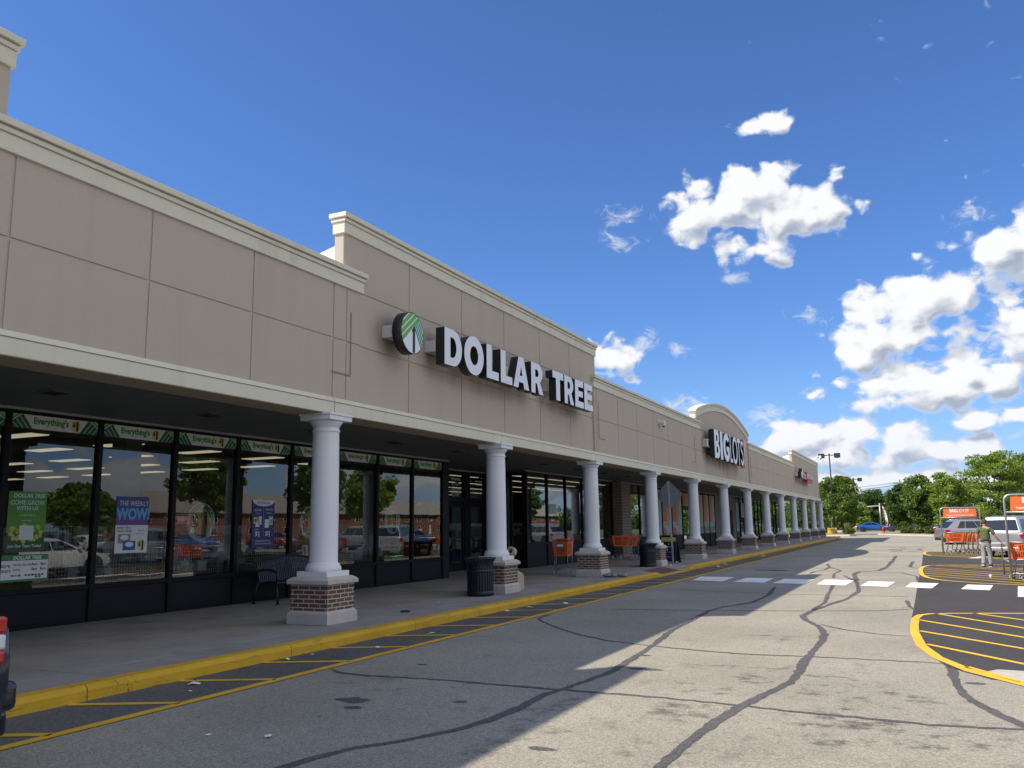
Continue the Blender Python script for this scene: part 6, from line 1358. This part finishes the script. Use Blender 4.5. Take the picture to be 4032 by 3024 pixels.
for k in range(15):
    t = k/14; zz = .72+2.55*t; xl = .11-.30*max(0,t-.1)**1.15; P.append((xl, zz, xl+.30*math.sin(PI*min(1,.12+.88*t))**.5))
for a, b in zip(P[:-1], P[1:]): g.add([(a[0],.02*math.sin(a[1]*3),a[1]),(a[2],.03*math.sin(a[1]*3+1),a[1]),(b[2],.03*math.sin(b[1]*3+1),b[1]),(b[0],.02*math.sin(b[1]*3),b[1])], [(0,1,2,3)])
fl_ = g.build('flag_cloth', M('flag_white', (.78,.76,.76), .7), r, local=True, fix=False)
g = MB()
for k, ch in enumerate('HIRING'): 
    vs, fs = text_polys(ch, .30, bold=.012); g.add([(-.06+.15+ -b*0+a-.045*k*-1*.0-.05+.045*(k-3)*.6, -.035, 2.75-.33*k+b) for a, b in vs], fs)
g.build('flag_lettering', M('flag_red', (.45,.02,.03), .6), r, local=True, fix=False)
r = thing('bent_pipe', 'grey bent vent pipe left of the silver car', 'pipe', (1.1, 99.5, .1)); g = MB(); g.tube([(0,0,0),(0,0,.72)], .055, 10); g.tube([(-.32,0,.60),(-.22,0,.72),(0,0,.74),(.42,0,.80)], .075, 10); g.build('pipe', METAL, r, local=True)
WOODP = M('pole_wood', (.16,.125,.10), .9, var=.3, vs=3)
r = thing('utility_pole', 'wooden utility pole standing above the spiky tree', 'utility pole', (-3.4, 170, 0)); g = MB(); g.tube([(0,0,0),(0,0,8.8)], [.17,.12], 9); g.build('pole', WOODP, r, local=True); g = MB(); g.box(-1.1,1.3,-.06,.06,8.05,8.18); g.build('crossarm', WOODP, r, local=True)
for xx in (-1,-.4,.6,1.2):
    g = MB(); g.lathe([(.04,0),(.06,.05),(.03,.1),(.05,.15),(0,.18)], (xx,0,8.18), 8); g.build('insulator', M('insulator_grey', (.3,.3,.32), .4), r, local=True)
for k, (dz, lab) in enumerate([(8.35,'upper utility wire sagging above the distant trees'),(7.9,'lower utility wire sagging above the distant trees')]):
    g = MB(); g.tube([(-3.4-42*t, 170+8*t, dz-4.2*t*(1-t)*1.0-.6*t) for t in [i/12 for i in range(13)]], .035, 5); g.tube([(-3.4+45*t, 170-4*t, dz-4.2*t*(1-t)) for t in [i/12 for i in range(13)]], .035, 5); o = g.build('utility_wire', M('wire_black', (.03,.03,.035), .6)); tag(o, lab, 'wire')
r = thing('traffic_mast', 'pale street signal arm reaching across the distant trees', 'street mast', (-7.45, 180, 0)); g = MB(); g.tube([(0,0,0),(0,0,4.9)], [.14,.11], 9); g.build('post', METAL, r, local=True); g = MB(); g.tube([(0,0,4.35),(-3.0,0,4.25)], [.11,.07], 8); g.build('arm', M('mast_pale', (.6,.61,.6), .4), r, local=True)
r = thing('sign_pillar', 'white roadside pillar behind the tree trunks right of the flag', 'pillar', (-4.6, 150, .05)); g = MB(); g.box(-.42,.42,-.2,.2,0,1.4); g.build('panel', M('pillar_white', (.72,.72,.68), .6), r, local=True, bevel=.03); g = MB(); g.box(-.5,.5,-.26,.26,-.0,.12); g.build('plinth', KERB, r, local=True)
r = thing('direction_sign', 'small blue and white sign above the blue sedan', 'sign', (-7.55, 160, -.55)); g = MB(); g.tube([(0,0,0),(0,0,1.6)], .04, 7); g.build('post', METAL, r, local=True); g = MB(); g.box(-.5,.5,-.03,.0,1.15,1.62); g.build('panel', BUS, r, local=True); g = MB(); g.box(-.52,.52,-.036,-.0305,1.40,1.66); g.build('top_band', PWHITE, r, local=True)
r = thing('sign_post', 'grey steel post in front of the dense tree beside the yellow tub', 'post', (-10.3, 113.6, .15)); g = MB(); g.box(-.035,.035,-.03,.03,0,2.6); g.build('post', METAL, r, local=True)
# ------------------------------------------------------------------ brick apartments across the lot (mirrored in the shop windows)
RTILE = M('roof_shingle_tan', (.34,.31,.265), .9, var=.2, vs=1.2, bump=.4, bs=20); WFR = M('window_frame_white', (.66,.66,.64), .5)
def apartment(label, x, y0, y1):
    r = thing('apartment_house', label, 'house', (x, (y0+y1)/2, 0), 'brick apartment houses across the lot'); L = (y1-y0)/2; D = 11
    g = MB(); g.box(0,D,-L,L,-.05,4.25); g.build('wall', RBRICK, r, local=True)
    g = MB(); e = .6; g.add([(-e,-L-e,4.25),(D+e,-L-e,4.25),(D+e,L+e,4.25),(-e,L+e,4.25),(D/2,-L+6,7.4),(D/2,L-6,7.4),(-e,-L-e,4.1),(D+e,-L-e,4.1),(D+e,L+e,4.1),(-e,L+e,4.1)], [(0,4,5,3),(0,1,4),(1,2,5,4),(2,3,5),(6,7,8,9),(0,6,7,1),(1,7,8,2),(2,8,9,3),(3,9,6,0)]); rf = g.build('roof', RTILE, r, local=True)
    for yy in (-L*.5, L*.35):
        g = MB(); g.box(D*.3,D*.3+.5,yy,yy+.5,6.0,6.9); g.build('vent_stack', M('vent_white', (.6,.6,.58), .6), rf, local=True)
    n = int(2*L/4.2)
    for fl in (0, 1):
        for k in range(n):
            yy = -L+2.1+(2*L-4.2)*k/max(1,n-1); zz = .75+1.95*fl
            if fl == 0 and k % 4 == 2:
                g = MB(); g.box(-.05,.02,yy-.5,yy+.5,0,2.0); g.build('door', WFR, r, local=True); continue
            g = MB(); g.box(-.06,.02,yy-.72,yy+.72,zz,zz+.06); g.box(-.06,.02,yy-.72,yy+.72,zz+1.1,zz+1.16); g.box(-.06,.02,yy-.72,yy-.66,zz+.06,zz+1.1); g.box(-.06,.02,yy+.66,yy+.72,zz+.06,zz+1.1); g.box(-.06,.02,yy-.03,yy+.03,zz+.06,zz+1.1); wd_ = g.build('window', WFR, r, local=True)
            g = MB(); g.box(-.02,.015,yy-.66,yy+.66,zz+.06,zz+1.1); g.build('pane', CGLASS, wd_, local=True)
            if (k*7+fl*3) % 5 == 0:
                g = MB(); g.box(-.4,-.06,yy+.08,yy+.62,zz+.06,zz+.45); g.build('air_conditioner', WFR, wd_, local=True)
apartment('long red brick apartment house with tan hip roof mirrored in the first windows', 72, 86, 128); apartment('red brick apartment house mirrored by the recessed doors', 72, 136, 180); apartment('red brick apartment house mirrored furthest along the shops', 74, 190, 250)
# ------------------------------------------------------------------ walking man
SKIN = M('skin', (.42,.23,.16), .55); SHIRT = M('olive_shirt', (.085,.115,.045), .9, var=.18, vs=14, bump=.3, bs=60); TROU = M('grey_trousers', (.27,.255,.275), .9, var=.15, vs=12, bump=.3, bs=50); HAIR = M('brown_hair', (.10,.07,.045), .9, var=.5, vs=50, bump=.8, bs=160); SHOE = M('black_shoe', (.02,.02,.024), .5); SOLE = M('shoe_sole', (.6,.6,.6), .6); BELT = M('belt_black', (.015,.013,.012), .5)
def skinned(name, mat, verts, edges, radii, parent, sub=2, root=0):
    me = bpy.data.meshes.new(name); me.from_pydata(verts, edges, []); o = bpy.data.objects.new(name, me); COL.objects.link(o)
    sk = o.modifiers.new('skin', 'SKIN'); sk.use_smooth_shade = True; sk.branch_smoothing = .4
    if not me.skin_vertices: me.skin_vertices.new()
    lay = me.skin_vertices[0].data
    for i, q in enumerate(radii): lay[i].radius = q if isinstance(q, tuple) else (q, q); lay[i].use_root = (i == root)
    s = o.modifiers.new('sub', 'SUBSURF'); s.levels = sub; s.render_levels = sub
    dg = bpy.context.evaluated_depsgraph_get(); dg.update(); m2 = bpy.data.meshes.new_from_object(o.evaluated_get(dg)); m2.materials.clear(); m2.materials.append(mat)
    for p in m2.polygons: p.use_smooth = True
    o.modifiers.clear(); o.data = m2; bpy.data.meshes.remove(me)
    if parent: o.parent = parent; WL[o] = WL.get(parent, Vector((0,0,0)))
    return o
class SKEL:
    def __init__(s): s.v = []; s.e = []; s.r = []
    def p(s, co, r, par=None):
        s.v.append(co); s.r.append(r); i = len(s.v)-1
        if par is not None: s.e.append((par, i))
        return i
# facing +y, 1.62 m tall; weight on the front leg, walking away
S = SKEL()
pel = S.p((0,0,.85), (.145,.105)); ab = S.p((0,.0,1.0), (.14,.105), pel); ch = S.p((0,.01,1.18), (.165,.115), ab); up_ = S.p((0,-.005,1.31), (.13,.09), ch); nk = S.p((0,.0,1.385), .055, up_); nk2 = S.p((.004,.02,1.425), .053, nk)
hd0 = S.p((.010,.035,1.47), (.066,.078), nk2); hd1 = S.p((.012,.035,1.535), (.074,.092), hd0); hd2 = S.p((.012,.022,1.59), (.052,.064), hd1)
def arm(s, pts, radii):
    par = up_; 
    for q, r_ in zip(pts, radii): par = S.p(q, r_, par)
    return par
hL = arm(-1, [(-.155,-.01,1.305),(-.225,-.03,1.17),(-.25,-.06,1.05),(-.262,-.045,.94),(-.262,-.03,.82),(-.258,-.02,.775)], [.052,.047,.043,.040,.028,.033])
hR = arm(1, [(.155,.0,1.305),(.245,.02,1.17),(.30,.03,1.06),(.36,.075,.96),(.425,.12,.855),(.45,.14,.815)], [.052,.047,.043,.040,.028,.033])
def fingers(h, base, dirs):
    b = Vector(base)
    for (off, d, ln) in dirs:
        a = b+Vector(off); d = Vector(d).normalized(); k = S.p(tuple(a), .0105, h); k2 = S.p(tuple(a+d*ln*.5), .0095, k); S.p(tuple(a+d*ln+Vector((0,.012,0))), .0075, k2)
fingers(hL, (-.256,-.015,.735), [((0,.03,0),(.02,.12,-1),.075),((0,.01,-.003),(.02,.06,-1),.082),((0,-.01,-.003),(.02,.0,-1),.076),((0,-.03,0),(.02,-.08,-1),.06),((.012,.035,.035),(.2,.6,-.8),.05)])
fingers(hR, (.478,.16,.775), [((.0,.03,0),(.55,.35,-.8),.075),((.005,.012,-.006),(.5,.25,-.85),.082),((.005,-.008,-.010),(.45,.2,-.9),.076),((0,-.028,-.010),(.4,.1,-.9),.06),((-.03,.03,.03),(.1,.6,-.7),.05)])
LEG = {}
for nm, s, pts in (('l', -1, [(-.085,.0,.80),(-.095,.0,.46),(-.10,-.10,.12)]), ('r', 1, [(.085,.0,.80),(.085,.06,.46),(.08,.06,.10)])):
    par = pel
    for q, r_ in zip(pts, [.085,.058,.042]): par = S.p(q, r_, par)
    LEG[nm] = par
    fx, fy, fz = pts[-1]; t = S.p((fx, fy-.03, fz-.05), .036, par); S.p((fx+(.0), fy+.14, fz-.062 if nm == 'r' else fz-.075), .030, t)
man = skinned('person', SKIN, S.v, S.e, S.r, None)
tag(man, 'man in olive shirt and grey trousers walking away past the near cart return', 'person'); WL[man] = Vector((0,0,0))
def piece(name, mat, chains, sub=2, close=None):
    K = SKEL(); ids = {}
    for c in chains:
        par = None
        for q, r_ in c:
            key = tuple(round(x, 3) for x in q)
            if key in ids:
                if par is not None and par != ids[key]: K.e.append((par, ids[key]))
                par = ids[key]
            else: par = K.p(q, r_, par); ids[key] = par
    return skinned(name, mat, K.v, K.e, K.r, man, sub)
piece('polo_shirt', SHIRT, [[((0,.0,.875),(.165,.125)),((0,.0,.95),(.172,.130)),((0,.0,1.03),(.170,.130)),((0,.01,1.18),(.182,.132)),((0,-.005,1.30),(.135,.102)),((0,.0,1.36),(.080,.074)),((0,.004,1.40),(.066,.064))],
   [((0,-.005,1.30),(.135,.102)),((-.155,-.01,1.305),.070),((-.222,-.028,1.18),.072),((-.243,-.045,1.09),.074)], [((0,-.005,1.30),(.135,.102)),((.155,.0,1.305),.070),((.240,.018,1.18),.072),((.288,.028,1.085),.074)]])
piece('trousers', TROU, [[((0,0,.90),(.150,.112)),((0,-.008,.82),(.158,.124)),((-.085,-.01,.74),.098),((-.095,.0,.46),.080),((-.10,-.095,.13),.072),((-.10,-.108,.075),.074)], [((0,-.008,.82),(.158,.124)),((.085,-.0,.74),.098),((.085,.055,.46),.080),((.08,.055,.12),.072),((.08,.055,.06),.075)]])
piece('hair', HAIR, [[((.010,-.012,1.455),(.055,.045)),((.010,-.004,1.50),(.088,.076)),((.012,.012,1.555),(.092,.100)),((.012,.020,1.605),(.084,.092)),((.012,.022,1.635),(.05,.06))]])
for nm, (fx, fy, fz), tilt in (('l', (-.10,-.10,.075), -.28), ('r', (.08,.06,.045), 0)):
    g = MB(); g.add([(-.042,-.085,-.032),(.042,-.085,-.032),(.050,.10,-.032),(.03,.185,-.030),(-.03,.185,-.030),(-.050,.10,-.032),(-.038,-.08,.055),(.038,-.08,.055),(.042,.05,.045),(.026,.165,.0),(-.026,.165,.0),(-.042,.05,.045)], [(5,4,3,2,1,0),(0,1,7,6),(1,2,8,7),(2,3,9,8),(3,4,10,9),(4,5,11,10),(5,0,6,11),(6,7,8,11),(11,8,9,10)]); g.tf(Matrix.Translation((fx,fy,fz)) @ Matrix.Rotation(tilt, 4, 'X')); sh = g.build('shoe', SHOE, man, local=True, bevel=.015)
    g = MB(); g.add([(-.047,-.09,-.046),(.047,-.09,-.046),(.055,.10,-.046),(.033,.192,-.043),(-.033,.192,-.043),(-.055,.10,-.046),(-.047,-.09,-.026),(.047,-.09,-.026),(.055,.10,-.026),(.033,.192,-.026),(-.033,.192,-.026),(-.055,.10,-.026)], [(5,4,3,2,1,0),(0,1,7,6),(1,2,8,7),(2,3,9,8),(3,4,10,9),(4,5,11,10),(5,0,6,11),(6,7,8,9,10,11)]); g.tf(Matrix.Translation((fx,fy,fz)) @ Matrix.Rotation(tilt, 4, 'X')); g.build('sole', SOLE, sh, local=True)
g = MB(); n = 24; rr = [( .172*math.cos(2*PI*k/n), .132*math.sin(2*PI*k/n)) for k in range(n)]
g.add([(a,b-.002,.862) for a,b in rr]+[(a,b-.002,.895) for a,b in rr], [(k,(k+1)%n,(k+1)%n+n,k+n) for k in range(n)]); bl_ = g.build('belt', BELT, man, local=True)
g = MB(); g.box(.13,.19,-.10,-.02,.80,.93); g.build('belt_pouch', BELT, bl_, local=True, bevel=.012)
place(man, (1.86, 34.35, .012), R(-20))
